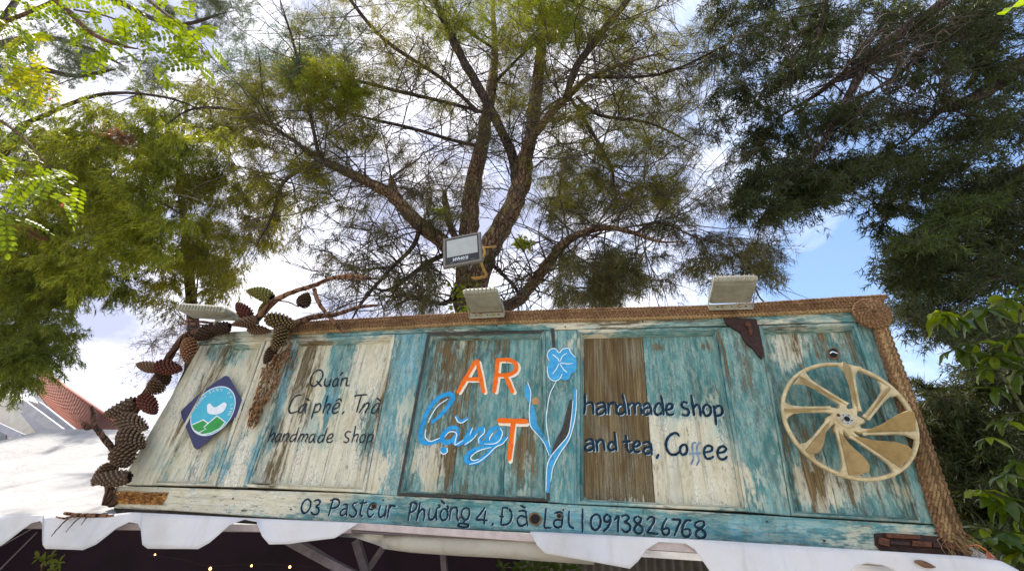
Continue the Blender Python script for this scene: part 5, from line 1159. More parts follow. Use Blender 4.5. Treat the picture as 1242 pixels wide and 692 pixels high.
bark_c = barkmat('grey_brown_bark', (0.055, 0.032, 0.018), (0.17, 0.105, 0.062), (0.40, 0.29, 0.18), .35)
bark_d = barkmat('dark_bark', (0.03, 0.022, 0.018), (0.07, 0.05, 0.04), (0.12, 0.09, 0.07))
tw_d = simple('thin_twigs', (0.075, 0.055, 0.04), (0.04, 0.03, 0.022), 20, .9)
f_olive = leafmat('olive_needles', (0.060, 0.064, 0.010), (0.18, 0.18, 0.020), .52)
f_green = leafmat('sunlit_green_needles', (0.09, 0.12, 0.008), (0.19, 0.23, 0.014), .5)  # sunlight on the crown top put into a brighter needle colour
f_dark = leafmat('dark_green_needles', (0.014, 0.021, 0.006), (0.050, 0.064, 0.014), .35)
f_cdark = leafmat('brown_green_needles', (0.040, 0.040, 0.014), (0.11, 0.105, 0.028), .45)
f_lush = leafmat('lush_green_leaves', (0.060, 0.085, 0.012), (0.24, 0.28, 0.034), .55, 1.3)
f_yel = leafmat('yellow_green_leaves', (0.14, 0.20, 0.006), (0.30, 0.38, 0.012), .55, 2.0)
f_brn = leafmat('dead_brown_needles', (0.16, 0.08, 0.03), (0.26, 0.14, 0.06), .3)
f_blu = leafmat('blue_green_needles', (0.03, 0.06, 0.035), (0.08, 0.13, 0.07), .45)

# ---- big central tree
b0 = U(567, 395, 4.5)
ct = Tree('pine_tree', 'tall airy forked tree with bark covered twin trunks rising behind the middle of the sign', 'tree', (b0.x, 4.5, 0))
mb = MB(); mb.tube([Vector((b0.x + .05, 4.52, -.05)), Vector((b0.x + .02, 4.5, .6)), Vector((b0.x, 4.5, 1.6)), Vector((b0.x, 4.5, b0.z + .05))], [.30, .22, .19, .18], 14); mb.build('trunk', bark_c, ct.root)
T_ = ct.limb
T_([(567, 400, 32.4, 4.5), (566, 350, 30.6, 4.5), (568, 300, 24.3, 4.5), (570, 255, 21.6, 4.5), (578, 205, 18.9, 4.55), (589, 150, 14.4, 4.6), (597, 100, 11.7, 4.6), (600, 60, 8.1, 4.7), (598, 10, 6.3, 4.7), (600, -40, 4.0, 4.8)], bark_c, n=14, name='trunk')
T_([(570, 370, 24.3, 4.5), (584, 325, 26.1, 4.4), (603, 285, 25.2, 4.35), (622, 250, 23.4, 4.3), (632, 220, 22.5, 4.3), (640, 185, 16.2, 4.35), (649, 130, 15.3, 4.4), (655, 70, 12.6, 4.5), (658, 20, 9.9, 4.5), (655, -50, 6.3, 4.6)], bark_c, n=14, name='trunk')
T_([(628, 218, 13.5, 4.3), (640, 178, 10.8, 4.2), (665, 142, 9.0, 4.0), (690, 116, 8.1, 3.9), (716, 94, 5.4, 3.8), (760, 76, 4.0, 3.7), (805, 64, 2.5, 3.6)], bark_c)
T_([(686, 120, 8.1, 3.9), (700, 80, 8.1, 3.85), (728, 42, 7.2, 3.8), (765, -4, 6.3, 3.7), (790, -40, 4.5, 3.6)], bark_d)
T_([(628, 235, 11.7, 4.3), (621, 190, 11.7, 4.2), (603, 148, 10.8, 4.1), (577, 100, 9.9, 4.0), (550, 50, 9.0, 3.9), (528, 0, 8.1, 3.8), (515, -40, 6.3, 3.7)], bark_d)
T_([(560, 318, 19.8, 4.45), (540, 296, 18.9, 4.3), (518, 279, 18.0, 4.2), (495, 258, 16.2, 4.1), (478, 238, 14.4, 4.0), (450, 223, 11.7, 3.9), (415, 206, 10.8, 3.8), (388, 194, 8.1, 3.7), (370, 186, 4.5, 3.7)], bark_c, n=12)
T_([(481, 243, 10.8, 4.0), (476, 226, 9.0, 4.0), (474, 214, 8.1, 3.98)], bark_c)
T_([(595, 378, 12.6, 4.45), (625, 366, 14.4, 4.3), (645, 345, 14.4, 4.2), (660, 325, 13.5, 4.1), (680, 300, 11.7, 4.0), (700, 285, 9.0, 3.9), (735, 276, 7.2, 3.8), (770, 283, 5.4, 3.7), (800, 293, 4.0, 3.6), (835, 293, 3.0, 3.5)], bark_c)
T_([(556, 300, 7.2, 4.5), (520, 318, 6.3, 4.4), (492, 338, 5.4, 4.3), (468, 352, 4.5, 4.2), (445, 345, 3.0, 4.2)], bark_d)
T_([(510, 275, 6.3, 4.1), (500, 300, 5.4, 4.2), (470, 330, 4.5, 4.2), (440, 365, 4.0, 4.3), (425, 390, 3.0, 4.3)], bark_d)
T_([(556, 360, 6.3, 4.4), (535, 368, 5.4, 4.3), (515, 362, 4.0, 4.3), (510, 350, 3.0, 4.3)], bark_d)
T_([(594, 318, 5.4, 4.4), (615, 338, 4.5, 4.3), (626, 350, 4.5, 4.3), (630, 366, 4.0, 4.3)], bark_d)
T_([(560, 300, 9.0, 4.6), (546, 275, 8.1, 4.6), (541, 250, 8.1, 4.6), (538, 232, 7.2, 4.6)], bark_c)
T_([(388, 194, 4.5, 3.7), (372, 120, 4.0, 3.5), (358, 60, 3.0, 3.3), (340, 0, 2.0, 3.2)], bark_d, n=5)
T_([(388, 194, 5.4, 3.7), (345, 220, 4.0, 3.7), (330, 262, 3.0, 3.8), (310, 300, 2.0, 3.8)], bark_d, n=5)
T_([(392, 196, 4.0, 3.7), (340, 160, 3.5, 3.6), (290, 135, 3.0, 3.5), (235, 132, 2.5, 3.4), (200, 152, 1.5, 3.4)], bark_d, n=5)
T_([(600, 140, 4.5, 4.3), (540, 124, 4.0, 4.1), (480, 110, 4.0, 3.9), (420, 95, 3.0, 3.8), (370, 88, 2.0, 3.7)], bark_d, n=5)
T_([(580, 136, 4.5, 4.1), (535, 95, 4.5, 4.0), (468, 50, 4.0, 3.8), (425, 0, 3.5, 3.6), (410, -30, 2.0, 3.5)], bark_d, n=5)
T_([(586, 178, 5.4, 4.55), (556, 172, 4.0, 4.4), (500, 156, 4.0, 4.2), (440, 142, 3.0, 4.0), (390, 128, 2.0, 3.9)], bark_d, n=5)
T_([(690, 116, 4.0, 3.9), (712, 150, 4.0, 3.9), (740, 200, 4.5, 3.9), (745, 230, 3.0, 3.9)], bark_d, n=5)
T_([(700, 118, 4.0, 3.9), (728, 140, 4.0, 3.8), (790, 150, 3.0, 3.7), (850, 180, 2.0, 3.6)], bark_d, n=5)
T_([(770, 283, 4.0, 3.7), (800, 270, 3.0, 3.6), (850, 290, 2.0, 3.5), (900, 300, 1.5, 3.4)], bark_d, n=5)
T_([(600, 100, 4.0, 4.6), (640, 60, 3.0, 4.5), (680, 30, 3.0, 4.3), (720, -10, 2.0, 4.2)], bark_d, n=5)
T_([(600, 60, 4.0, 4.7), (560, 30, 3.0, 4.6), (540, -20, 2.0, 4.5)], bark_d, n=5)
T_([(715, 94, 4.0, 3.8), (800, 90, 3.0, 3.6), (870, 60, 2.5, 3.4), (900, 40, 1.5, 3.3)], bark_d, n=5)
def scatter(tr, region, n, key, Y, size, tuf, **kw):
    """n clusters inside a list of ellipses (px, py, rx, ry, weight)"""
    w = [r[4] for r in region]
    for _ in range(n):
        r = rnd.choices(region, w)[0]; a = rnd.uniform(0, 6.283); q = rnd.random() ** .5
        x = r[0] + r[2] * q * math.cos(a); y = r[1] + r[3] * q * math.sin(a); s_ = rnd.uniform(.7, 1.25) * size
        tr.blob(x, y, s_, s_ * rnd.uniform(.55, .85), rnd.uniform(*Y), rnd.uniform(.3, .6), 9, tuf, key, **kw)
ct.branchlets(520, 1.15, .011)
# airy olive mass, finer below
scatter(ct, [(560, 70, 120, 80, 3), (700, 70, 120, 80, 3), (430, 60, 80, 70, 2), (800, 90, 90, 90, 3), (740, 200, 90, 70, 3)], 175, 'olive', (3.6, 5.4), 38, 120, K=8, w=.0052, L=.10)
scatter(ct, [(320, 130, 70, 60, 3), (350, 220, 60, 50, 3), (400, 120, 50, 50, 1.5), (410, 170, 40, 40, 1)], 46, 'olive', (3.4, 4.2), 32, 140, K=8, w=.0065, L=.10)
scatter(ct, [(360, 60, 50, 50, 1), (300, 70, 30, 50, 1), (385, 60, 60, 45, 2)], 36, 'blue', (3.4, 4.4), 32, 90, K=6, w=.007, L=.10)
scatter(ct, [(365, 95, 55, 16, 2), (395, 105, 40, 18, 2)], 16, 'green', (3.3, 3.8), 28, 150, K=8, w=.0065, L=.09)
scatter(ct, [(640, 30, 90, 35, 3), (700, 35, 60, 40, 3), (540, 15, 60, 25, 2), (660, -10, 120, 20, 2)], 46, 'green', (3.4, 4.4), 34, 160, K=8, w=.0062, L=.09)
scatter(ct, [(800, 310, 90, 45, 4), (900, 320, 50, 35, 3), (720, 330, 60, 35, 3), (860, 250, 70, 50, 3), (700, 250, 60, 50, 2)], 70, 'dark', (3.5, 4.6), 30, 84, K=8, w=.0055, L=.10, droop=.8)
scatter(ct, [(480, 340, 60, 40, 3), (420, 300, 60, 50, 2), (530, 350, 30, 30, 1), (440, 260, 70, 40, 1.5), (390, 340, 40, 40, 1)], 44, 'dark', (3.8, 5.0), 26, 60, K=6, w=.0058, L=.11, droop=1.1, rtw=.006)
scatter(ct, [(540, 190, 90, 60, 2.4), (620, 120, 60, 60, 2), (500, 240, 60, 50, 2), (690, 190, 70, 70, 2.4), (790, 190, 60, 60, 2), (440, 200, 50, 60, 1.2), (680, 320, 70, 40, 1)], 100, 'dark', (3.9, 5.6), 30, 74, K=7, w=.005, L=.11)
scatter(ct, [(635, 296, 5, 5, 1), (540, 255, 8, 5, .5)], 3, 'green', (4.0, 4.1), 6, 40, K=6, w=.02, L=.06)
ct.finish({'olive': f_olive, 'green': f_green, 'dark': f_cdark, 'blue': f_blu}, tw_d)
# moss and young leaves growing in the fork
mb = MB()
for _ in range(90):
    c = U(rnd.gauss(562, 9), rnd.uniform(345, 390), 4.28); s_ = rnd.uniform(.03, .06); a = rnd.uniform(0, 6.3); d = Vector((math.cos(a), -.4, math.sin(a))) * s_; w = Vector((-math.sin(a), -.1, math.cos(a))) * s_ * .45
    mb.add([c, c + d * .5 + w, c + d, c + d * .5 - w], [(0, 1, 2, 3)])
o = mb.build('moss', f_yel, ct.root); o['kind'] = 'stuff'
cab = MB(); q = [U(x, y, 4.1) for x, y in ((583, 300), (590, 300), (602, 299))]; cab.tube(q, .012, 5); 
cab.tube([Vector(p) for p in cr_spline([U(x, y, 4.08) for x, y in ((584, 298), (588, 306), (584, 318), (587, 328), (590, 334), (580, 337), (572, 337))], 4)], .017, 5)
tag(cab.build('cable', simple('orange_cable', (.62, .36, .08), (.5, .25, .05), 30, .5)), 'orange yellow cable looped on the trunk beside the square floodlight', 'cable')

# ---- dark tree at the right
rt_b = U(1290, 500, 5.2)
rtree = Tree('dark_tree', 'dark dense tree hanging its branches over the right end of the sign', 'tree', (rt_b.x, 5.2, 0))
mb = MB(); mb.tube([Vector((rt_b.x, 5.2, -.05)), Vector((rt_b.x - .05, 5.2, 2)), U(1285, 420, 5.1), U(1290, 200, 4.8), U(1300, 60, 4.4), U(1290, -80, 4.2)], [.32, .27, .24, .2, .16, .12], 12); mb.build('trunk', bark_d, rtree.root)
for v in ((1285, 420, 5.1), (1290, 200, 4.8), (1300, 60, 4.4)): rtree.limbs.append((U(*v), .05))
R_ = rtree.limb
R_([(1180, -30, 9, 3.6), (1130, 15, 9, 3.6), (1100, 35, 9, 3.6), (1062, 62, 9, 3.6), (1048, 80, 8, 3.6), (1030, 115, 7, 3.6), (1005, 160, 6, 3.6), (985, 195, 4, 3.6), (970, 215, 3, 3.6)], bark_d)
R_([(1050, 75, 6, 3.6), (1020, 92, 5, 3.6), (990, 115, 4, 3.7), (940, 145, 3, 3.8)], bark_d, n=6)
R_([(1195, 5, 8, 3.7), (1160, 35, 7, 3.7), (1135, 50, 5, 3.7), (1090, 90, 4, 3.8), (1050, 115, 3, 3.9)], bark_d, n=6)
R_([(1290, 60, 14, 4.4), (1242, 78, 12, 4.2), (1205, 105, 11, 4.1), (1160, 130, 8, 4.0), (1140, 135, 6, 4.0), (1100, 170, 4, 4.0)], bark_d)
R_([(1210, 30, 8, 4.3), (1200, 65, 8, 4.3), (1170, 110, 6, 4.2)], bark_d, n=6)
R_([(1290, 190, 12, 4.6), (1242, 205, 8, 4.5), (1200, 225, 5, 4.4), (1160, 232, 3, 4.4)], bark_d, n=6)
R_([(1005, -10, 4, 3.5), (990, 50, 4, 3.5), (965, 98, 3, 3.6), (930, 115, 2, 3.7)], bark_d, n=6)
R_([(1285, 330, 8, 5.0), (1240, 310, 6, 4.8), (1190, 290, 4, 4.7), (1150, 330, 2, 4.6)], bark_d, n=6)
rtree.branchlets(90, .9, .012)
scatter(rtree, [(1000, 40, 110, 60, 3), (1100, 60, 100, 70, 3), (1200, 40, 80, 60, 3), (940, 60, 70, 60, 2), (990, 180, 70, 60, 3), (940, 170, 60, 70, 2)], 120, 'dark', (3.4, 4.8), 26, 125, K=7, w=.011, L=.08)
scatter(rtree, [(1150, 170, 100, 60, 3), (1210, 180, 60, 90, 3), (1130, 250, 70, 50, 3), (1210, 280, 50, 70, 3), (1090, 210, 50, 40, 2), (1120, 320, 26, 40, 3), (1190, 370, 60, 40, 2)], 100, 'dark', (3.6, 5.2), 26, 130, K=7, w=.0115, L=.08)
scatter(rtree, [(985, 215, 40, 40, 2), (930, 240, 45, 30, 2), (1000, 150, 30, 30, 1), (900, 30, 60, 50, 2), (880, 110, 40, 40, 1)], 36, 'dark', (3.5, 4.2), 22, 130, K=6, w=.010, L=.08, droop=.7)
scatter(rtree, [(1010, 50, 30, 30, 1), (1190, 150, 40, 60, 1), (1120, 250, 50, 50, 1), (1100, 340, 15, 30, 1.5), (1150, 340, 40, 20, 1), (960, 30, 50, 20, 1)], 12, 'lush', (3.4, 4.2), 16, 90, K=7, w=.009, L=.08)
scatter(rtree, [(1200, 500, 50, 60, 3), (1220, 600, 40, 80, 4), (1150, 560, 30, 60, 2), (1225, 440, 30, 50, 2), (1140, 500, 25, 25, 1.5), (1190, 640, 50, 40, 3)], 62, 'dark', (4.6, 6.5), 36, 260, K=8, w=.013, L=.10)
scatter(rtree, [(1112, 350, 20, 20, 2), (1108, 385, 16, 16, 2), (1130, 400, 20, 14, 1), (1150, 500, 25, 20, 1.5), (1135, 540, 15, 20, 1)], 22, 'dark', (4.6, 5.5), 22, 70, K=7, w=.009, L=.09)
rtree.finish({'dark': f_dark, 'lush': leafmat('mid_green_needles', (0.02, 0.035, 0.008), (0.07, 0.10, 0.018), .4)}, tw_d)

# ---- lush weeping tree at the left
lb = U(-120, 500, 6.0)
lt_ = Tree('weeping_tree', 'lush green weeping tree filling the left side above the red roof', 'tree', (lb.x, 6.0, 0))
mb = MB(); mb.tube([Vector((lb.x, 6, -.05)), Vector((lb.x, 6, 2.5)), U(-100, 380, 5.8), U(-40, 240, 5.4), U(30, 150, 5.0)], [.3, .25, .2, .15, .09], 12); mb.build('trunk', bark_d, lt_.root)
for v in ((-100, 380, 5.8), (-40, 240, 5.4), (30, 150, 5.0)): lt_.limbs.append((U(*v), .05))
L_ = lt_.limb
L_([(-30, 225, 6, 5.4), (60, 205, 4, 5.2), (150, 220, 3, 5.0), (220, 260, 3, 4.6)], bark_d, n=6)
L_([(30, 150, 4, 5.0), (120, 115, 3, 4.8), (200, 118, 2.4, 4.7), (260, 140, 1.4, 4.6)], bark_d, n=6)
L_([(-40, 290, 8, 5.5), (40, 320, 6, 5.3), (100, 345, 4, 5.2)], bark_d, n=6)
scatter(lt_, [(60, 190, 90, 70, 3), (140, 180, 80, 60, 3), (60, 300, 80, 70, 3), (150, 270, 70, 60, 2.5), (220, 150, 60, 60, 2)], 130, 'lush', (4.2, 5.8), 32, 190, K=6, w=.017, L=.10, droop=1.0, spread=.5)
scatter(lt_, [(30, 380, 50, 60, 3), (18, 432, 34, 30, 3), (90, 350, 50, 40, 2), (0, 300, 50, 60, 2)], 46, 'lush2', (4.8, 6.2), 34, 260, K=8, w=.014, L=.10, droop=.8, spread=.6)
scatter(lt_, [(140, 250, 110, 90, 3), (60, 250, 90, 100, 3)], 40, 'dark', (6.2, 7.0), 46, 200, K=8, w=.016, L=.12, droop=.9)
scatter(lt_, [(150, 165, 12, 8, 1), (40, 275, 14, 8, .5)], 3, 'brown', (4.3, 4.5), 10, 90, K=7, w=.010, L=.08)
scatter(lt_, [(190, 430, 45, 25, 1), (140, 400, 40, 30, 1), (230, 410, 30, 20, 1)], 12, 'wisp', (4.8, 5.6), 26, 60, K=5, w=.0045, L=.10, connect=True, droop=.6)
lt_.finish({'lush': f_lush, 'lush2': leafmat('mid_green_leaves', (0.045, 0.07, 0.012), (0.15, 0.185, 0.028), .5, 1.6), 'dark': f_dark, 'brown': f_brn, 'wisp': leafmat('grey_pink_wisps', (.10, .075, .065), (.16, .12, .10), .4)}, tw_d)
# ---- olive feathery tree between
mb_ = U(250, 560, 7.2)
mt_ = Tree('feathery_tree', 'olive green feathery tree left of the central trunks with a thin dark stem', 'tree', (mb_.x, 7.2, 0))
mb = MB(); mb.tube([Vector((mb_.x, 7.2, -.05)), Vector((mb_.x, 7.2, 2.2)), U(235, 400, 7.1), U(226, 290, 7.0), U(215, 200, 6.8), U(230, 110, 6.6)], [.16, .13, .11, .09, .06, .03], 10); mb.build('trunk', bark_d, mt_.root)
for v in ((235, 400, 7.1), (226, 290, 7.0), (222, 250, 6.9), (215, 200, 6.8), (230, 110, 6.6)): mt_.limbs.append((U(*v), .04))
scatter(mt_, [(260, 200, 70, 60, 3), (280, 280, 60, 60, 3), (240, 330, 60, 40, 2.5), (320, 250, 30, 50, 1.5), (270, 130, 50, 50, 2), (210, 350, 30, 25, 1)], 84, 'olive', (5.4, 7.2), 28, 140, K=6, w=.013, L=.12, droop=1.0, spread=.5)
scatter(mt_, [(250, 190, 60, 50, 2), (230, 290, 50, 60, 1)], 22, 'green', (5.2, 6.2), 30, 180, K=7, w=.010, L=.12, droop=1.0)
mt_.finish({'olive': f_olive, 'green': leafmat('olive_green_needles', (0.085, 0.095, 0.010), (0.16, 0.18, 0.016), .5)}, tw_d)
# ---- long needled pine at the top left
pb = U(-60, 520, 8.0)
pt_ = Tree('pine_tree', 'dark pine with round needle tufts high in the upper left corner', 'tree', (pb.x, 8.0, 0))
mb = MB(); mb.tube([Vector((pb.x, 8, -.05)), Vector((pb.x, 8, 4)), U(-60, 200, 7.5), U(-20, 60, 7.0), U(60, -60, 6.6)], [.3, .26, .22, .16, .1], 10); mb.build('trunk', bark_d, pt_.root)
for v in ((-60, 200, 7.5), (-20, 60, 7.0), (60, -60, 6.6)): pt_.limbs.append((U(*v), .05))
PL = pt_.limb
PL([(60, -40, 8, 6.6), (140, 0, 5, 6.2), (210, 30, 4, 5.9), (275, 15, 3, 5.7)], bark_d, n=6)
PL([(-20, 60, 8, 7.0), (50, 45, 5, 6.6), (110, 60, 4, 6.2), (150, 80, 3, 6.0)], bark_d, n=6)
PL([(40, 80, 5, 6.4), (90, 92, 4, 6.2), (140, 84, 3, 6.0)], bark_d, n=6)
scatter(pt_, [(260, 18, 36, 28, 3), (290, 50, 14, 10, .6), (60, 62, 60, 26, 3), (120, 55, 30, 30, 2), (90, 98, 50, 16, 2), (190, 10, 50, 20, 2), (20, 105, 40, 25, 2), (180, 90, 40, 20, 1.5)], 74, 'pine', (5.7, 6.6), 17, 100, K=12, w=.009, L=.13, droop=0, spread=.9, core=.5)
pt_.finish({'pine': leafmat('pine_needles', (0.035, 0.055, 0.03), (0.09, 0.11, 0.05), .35)}, tw_d)

# ---- compound leaved tree, near, upper left: every leaf its own part
def leaflet(mb, c, d, n, L, w):
    s = d.cross(n).normalized(); mb.add([c, c + d * L * .3 + s * w, c + d * L * .72 + s * w * .95 - n * L * .04, c + d * L - n * L * .08, c + d * L * .72 - s * w * .95 - n * L * .04, c + d * L * .3 - s * w, c + d * L * .5 - n * L * .06], [(0, 1, 6), (1, 2, 6), (2, 3, 6), (3, 4, 6), (4, 5, 6), (5, 0, 6)])
def compound(seed):
    r = random.Random(seed); mb = MB(); Lr = .24; n = Vector((0, 0, 1)); pts = [Vector((0, Lr * t, -.05 * t * t)) for t in (0, .33, .66, 1)]; mb.tube(pts, [.0022, .0018, .0014, .0008], 3)
    for k in range(6):
        t = .16 + .14 * k; c = Vector((0, Lr * t, -.05 * t * t))
        for s_ in (-1, 1): d = Vector((s_, .35 + r.uniform(-.15, .15), r.uniform(-.3, 0))).normalized(); leaflet(mb, c, d, Vector((r.uniform(-.3, .3), 0, 1)).normalized(), r.uniform(.042, .056), r.uniform(.012, .015))
    leaflet(mb, pts[-1], Vector((0, 1, -.2)).normalized(), n, .05, .014); return mb.mesh('leaf')
cm = [compound(i) for i in range(4)]
f_comp = leafmat('bright_compound_leaves', (0.075, 0.13, 0.004), (0.16, 0.235, 0.008), .45, 3.0); f_comp2 = leafmat('yellowing_leaves', (0.15, 0.18, 0.005), (0.27, 0.28, 0.008), .45, 3.0)
cb2 = U(-260, 500, 3.0)
bt = Tree('broadleaf_tree', 'yellow green broadleaf tree with compound leaves reaching in at the top left corner', 'tree', (cb2.x, 3.0, 0))
mb = MB(); mb.tube([Vector((cb2.x, 3, -.05)), Vector((cb2.x, 3, 2)), U(-250, 100, 2.9), U(-120, 20, 2.6), U(-20, -60, 2.5)], [.16, .13, .10, .07, .05], 10); mb.build('trunk', bark_c, bt.root)
for v in ((-120, 20, 2.6), (-20, -60, 2.5)): bt.limbs.append((U(*v), .03))
bt.limb([(-120, 60, 6, 2.5), (-40, 45, 4, 2.4), (0, 29, 3, 2.3), (35, 15, 3, 2.3), (68, 0, 3, 2.3), (95, -14, 2, 2.3)], bark_c, n=6)
bt.limb([(40, -45, 6, 2.4), (66, -2, 5, 2.35), (90, 20, 4.5, 2.3), (105, 35, 4, 2.3), (125, 48, 3.5, 2.3), (150, 56, 3, 2.3), (170, 60, 2, 2.3)], barkmat('brown_twig', (.08, .04, .02), (.16, .09, .045), (.22, .14, .08)), n=8)
bt.limb([(90, 12, 1.8, 2.3), (130, 20, 1.6, 2.3), (168, 37, 1, 2.3)], bark_c, n=5)
bt.limb([(-80, 150, 5, 2.6), (-20, 140, 3, 2.5), (20, 160, 2.5, 2.45), (60, 200, 2, 2.4)], bark_c, n=6)
bt.limb([(130, -50, 4, 2.5), (180, 0, 3, 2.5), (230, 40, 2, 2.45), (250, 70, 1.5, 2.4)], bark_c, n=6)
def put_leaf(meshes, mat, p, d, n, s, parent):
    d = d.normalized(); x = d.cross(n).normalized(); z = x.cross(d); me = rnd.choice(meshes)
    if not me.materials: me.materials.append(mat)
    o = bpy.data.objects.new('leaf', me); COL.objects.link(o); o.parent = parent
    o.matrix_parent_inverse = parent.matrix_world.inverted(); o.matrix_basis = Matrix.Translation(p) @ Matrix((x, d, z)).transposed().to_4x4() @ Matrix.Scale(s, 4); return o
cm2 = [m.copy() for m in cm]
for me in cm: me.materials.append(f_comp)
for me in cm2: me.materials.append(f_comp2)
def leafspots(regs, n, meshes, sc, Yr):
    for _ in range(n):
        r = rnd.choices(regs, [q[4] for q in regs])[0]; a = rnd.uniform(0, 6.283); q = rnd.random() ** .5; p = U(r[0] + r[2] * q * math.cos(a), r[1] + r[3] * q * math.sin(a), rnd.uniform(*Yr))
        d = Vector((rnd.gauss(.3, .7), rnd.gauss(-.1, .6), rnd.gauss(-.45, .35))); nn = Vector((rnd.gauss(0, .35), rnd.gauss(-.2, .35), 1)); put_leaf(meshes, None, p, d, nn, sc * rnd.uniform(.75, 1.2), bt.root)
        if rnd.random() < .5:
            a_, _r = bt.nearest(p); bt.twigs.append(([a_, a_.lerp(p, .5) + Vector((0, 0, .02)), p], [.003, .002, .0012]))
leafspots([(20, 20, 50, 40, 3), (20, 80, 36, 50, 2.2), (140, 30, 60, 40, 3.2), (200, 40, 50, 40, 3), (230, 60, 30, 30, 1.5), (85, 8, 40, 12, 1)], 195, cm, 1.3, (2.1, 2.8))
leafspots([(12, 30, 30, 50, 3), (40, 85, 20, 25, 2)], 32, cm2, 1.3, (2.1, 2.5))
leafspots([(25, 190, 45, 50, 3), (10, 250, 20, 25, 1.5), (70, 225, 30, 25, 1), (5, 130, 20, 20, 1)], 48, cm, 1.2, (2.3, 2.8))
bt.finish({}, tw_d)

# ---- glossy leaved shrub, near, right
def bigleaf(seed):
    r = random.Random(seed); L = .17; V = []; n = 7
    for i in range(n):
        t = i / (n - 1); w = .034 * math.sin(math.pi * (t ** 1.25) * .93 + .06) + .0006; z = -.04 * t * t * r.uniform(.6, 1.6); cup = .35
        V += [Vector((-w, L * t, z + w * cup + r.uniform(-.002, .002))), Vector((0, L * t, z)), Vector((w, L * t, z + w * cup + r.uniform(-.002, .002)))]
    F = [(i * 3 + j, i * 3 + j + 1, (i + 1) * 3 + j + 1, (i + 1) * 3 + j) for i in range(n - 1) for j in range(2)]
    mb = MB(); mb.add(V, F, True); mb.tube([Vector((0, -.03, .0)), Vector((0, .03, -.001)), Vector((0, .16, -.035))], [.0022, .0018, .0006], 3); return mb.mesh('leaf')
bl_ = [bigleaf(i) for i in range(5)]; f_gl = leafmat('glossy_dark_leaves', (0.018, 0.042, 0.004), (0.062, 0.105, 0.010), .35, 5, None, .3); f_gl2 = leafmat('light_glossy_leaves', (0.08, 0.125, 0.008), (0.15, 0.20, 0.012), .45, 2.5, None, .35)
for me in bl_: me.materials.append(f_gl)
bl2 = [m.copy() for m in bl_]
for me in bl2: me.materials.clear(); me.materials.append(f_gl2)
sb = U(1290, 690, 2.9); sh = Tree('glossy_shrub', 'shrub with long glossy green leaves beside the right end of the sign', 'shrub', (sb.x, 2.9, 0))
def stem(pts): sh.limb(pts, barkmat('green_brown_stem_%d' % len(sh.limbs), (.06, .07, .03), (.12, .13, .06), (.18, .17, .09)) if len(sh.limbs) == 0 else bpy.data.materials['green_brown_stem_0'], n=6, name='stem')
mb = MB(); mb.tube([Vector((sb.x, 2.9, -.03)), Vector((sb.x - .02, 2.9, .8)), sb], [.03, .025, .018], 7); mb.build('stem', bark_d, sh.root)
stem([(1290, 690, 6, 2.9), (1262, 560, 5, 2.85), (1245, 460, 4, 2.8), (1222, 400, 3, 2.75), (1190, 374, 3, 2.7), (1152, 384, 2, 2.65)])
stem([(1245, 460, 4, 2.8), (1236, 410, 3, 2.8), (1240, 360, 2, 2.8)])
stem([(1255, 520, 4, 2.85), (1225, 470, 3, 2.8), (1205, 440, 2, 2.75)])
stem([(1222, 400, 2.5, 2.75), (1190, 415, 2, 2.7), (1160, 420, 1.6, 2.7)])
stem([(1285, 670, 4, 2.9), (1240, 620, 3, 2.85), (1205, 600, 2, 2.8), (1190, 592, 2, 2.8)])
stem([(1288, 690, 4, 2.9), (1235, 670, 3, 2.8), (1200, 655, 2, 2.75), (1180, 652, 2, 2.7)])
stem([(1262, 560, 3, 2.85), (1225, 540, 2.5, 2.8), (1200, 530, 2, 2.8)])
def whorl(px, py, Y, n, s, meshes=None, spread=1.0, droop=.35):
    c = U(px, py, Y); a0 = rnd.uniform(0, 6.3); base, _r = sh.nearest(c)
    if (base - c).length > .05: sh.twigs.append(([base, base.lerp(c, .5) + Vector((0, 0, .02)), c], [.004, .0035, .0025]))
    for i in range(n):
        a = a0 + i * 2.4 + rnd.uniform(-.3, .3); d = Vector((math.cos(a) * spread, math.sin(a) * spread * .9, rnd.gauss(-droop, .3))); nn = Vector((rnd.gauss(0, .25), rnd.gauss(-.1, .25), 1)); put_leaf(meshes or (bl2 if rnd.random() < .22 else bl_), None, c, d, nn, s * .84 * rnd.uniform(.7, 1.15), sh.root)
whorl(1150, 384, 2.62, 9, 1.0); whorl(1140, 378, 2.6, 5, .8, bl2); whorl(1192, 374, 2.7, 8, 1.05); whorl(1222, 362, 2.75, 8, .95); whorl(1244, 348, 2.8, 8, 1.0); whorl(1160, 422, 2.7, 7, .8); whorl(1182, 416, 2.7, 6, .8)
whorl(1205, 432, 2.75, 8, .9); whorl(1232, 410, 2.75, 8, .95); whorl(1236, 450, 2.8, 9, .95); whorl(1208, 470, 2.8, 6, .8); whorl(1195, 448, 2.75, 6, .6); whorl(1240, 500, 2.85, 7, .9); whorl(1218, 510, 2.85, 5, .7)
whorl(1200, 530, 2.8, 5, .7); whorl(1235, 560, 2.85, 7, .8); whorl(1190, 594, 2.75, 6, .75, bl2); whorl(1215, 602, 2.8, 9, .85); whorl(1240, 620, 2.8, 9, .9); whorl(1225, 645, 2.75, 9, .85); whorl(1205, 652, 2.72, 8, .8); whorl(1240, 668, 2.75, 9, .9); whorl(1190, 640, 2.8, 5, .7); whorl(1220, 575, 2.8, 6, .75)
sh.finish({}, tw_d)
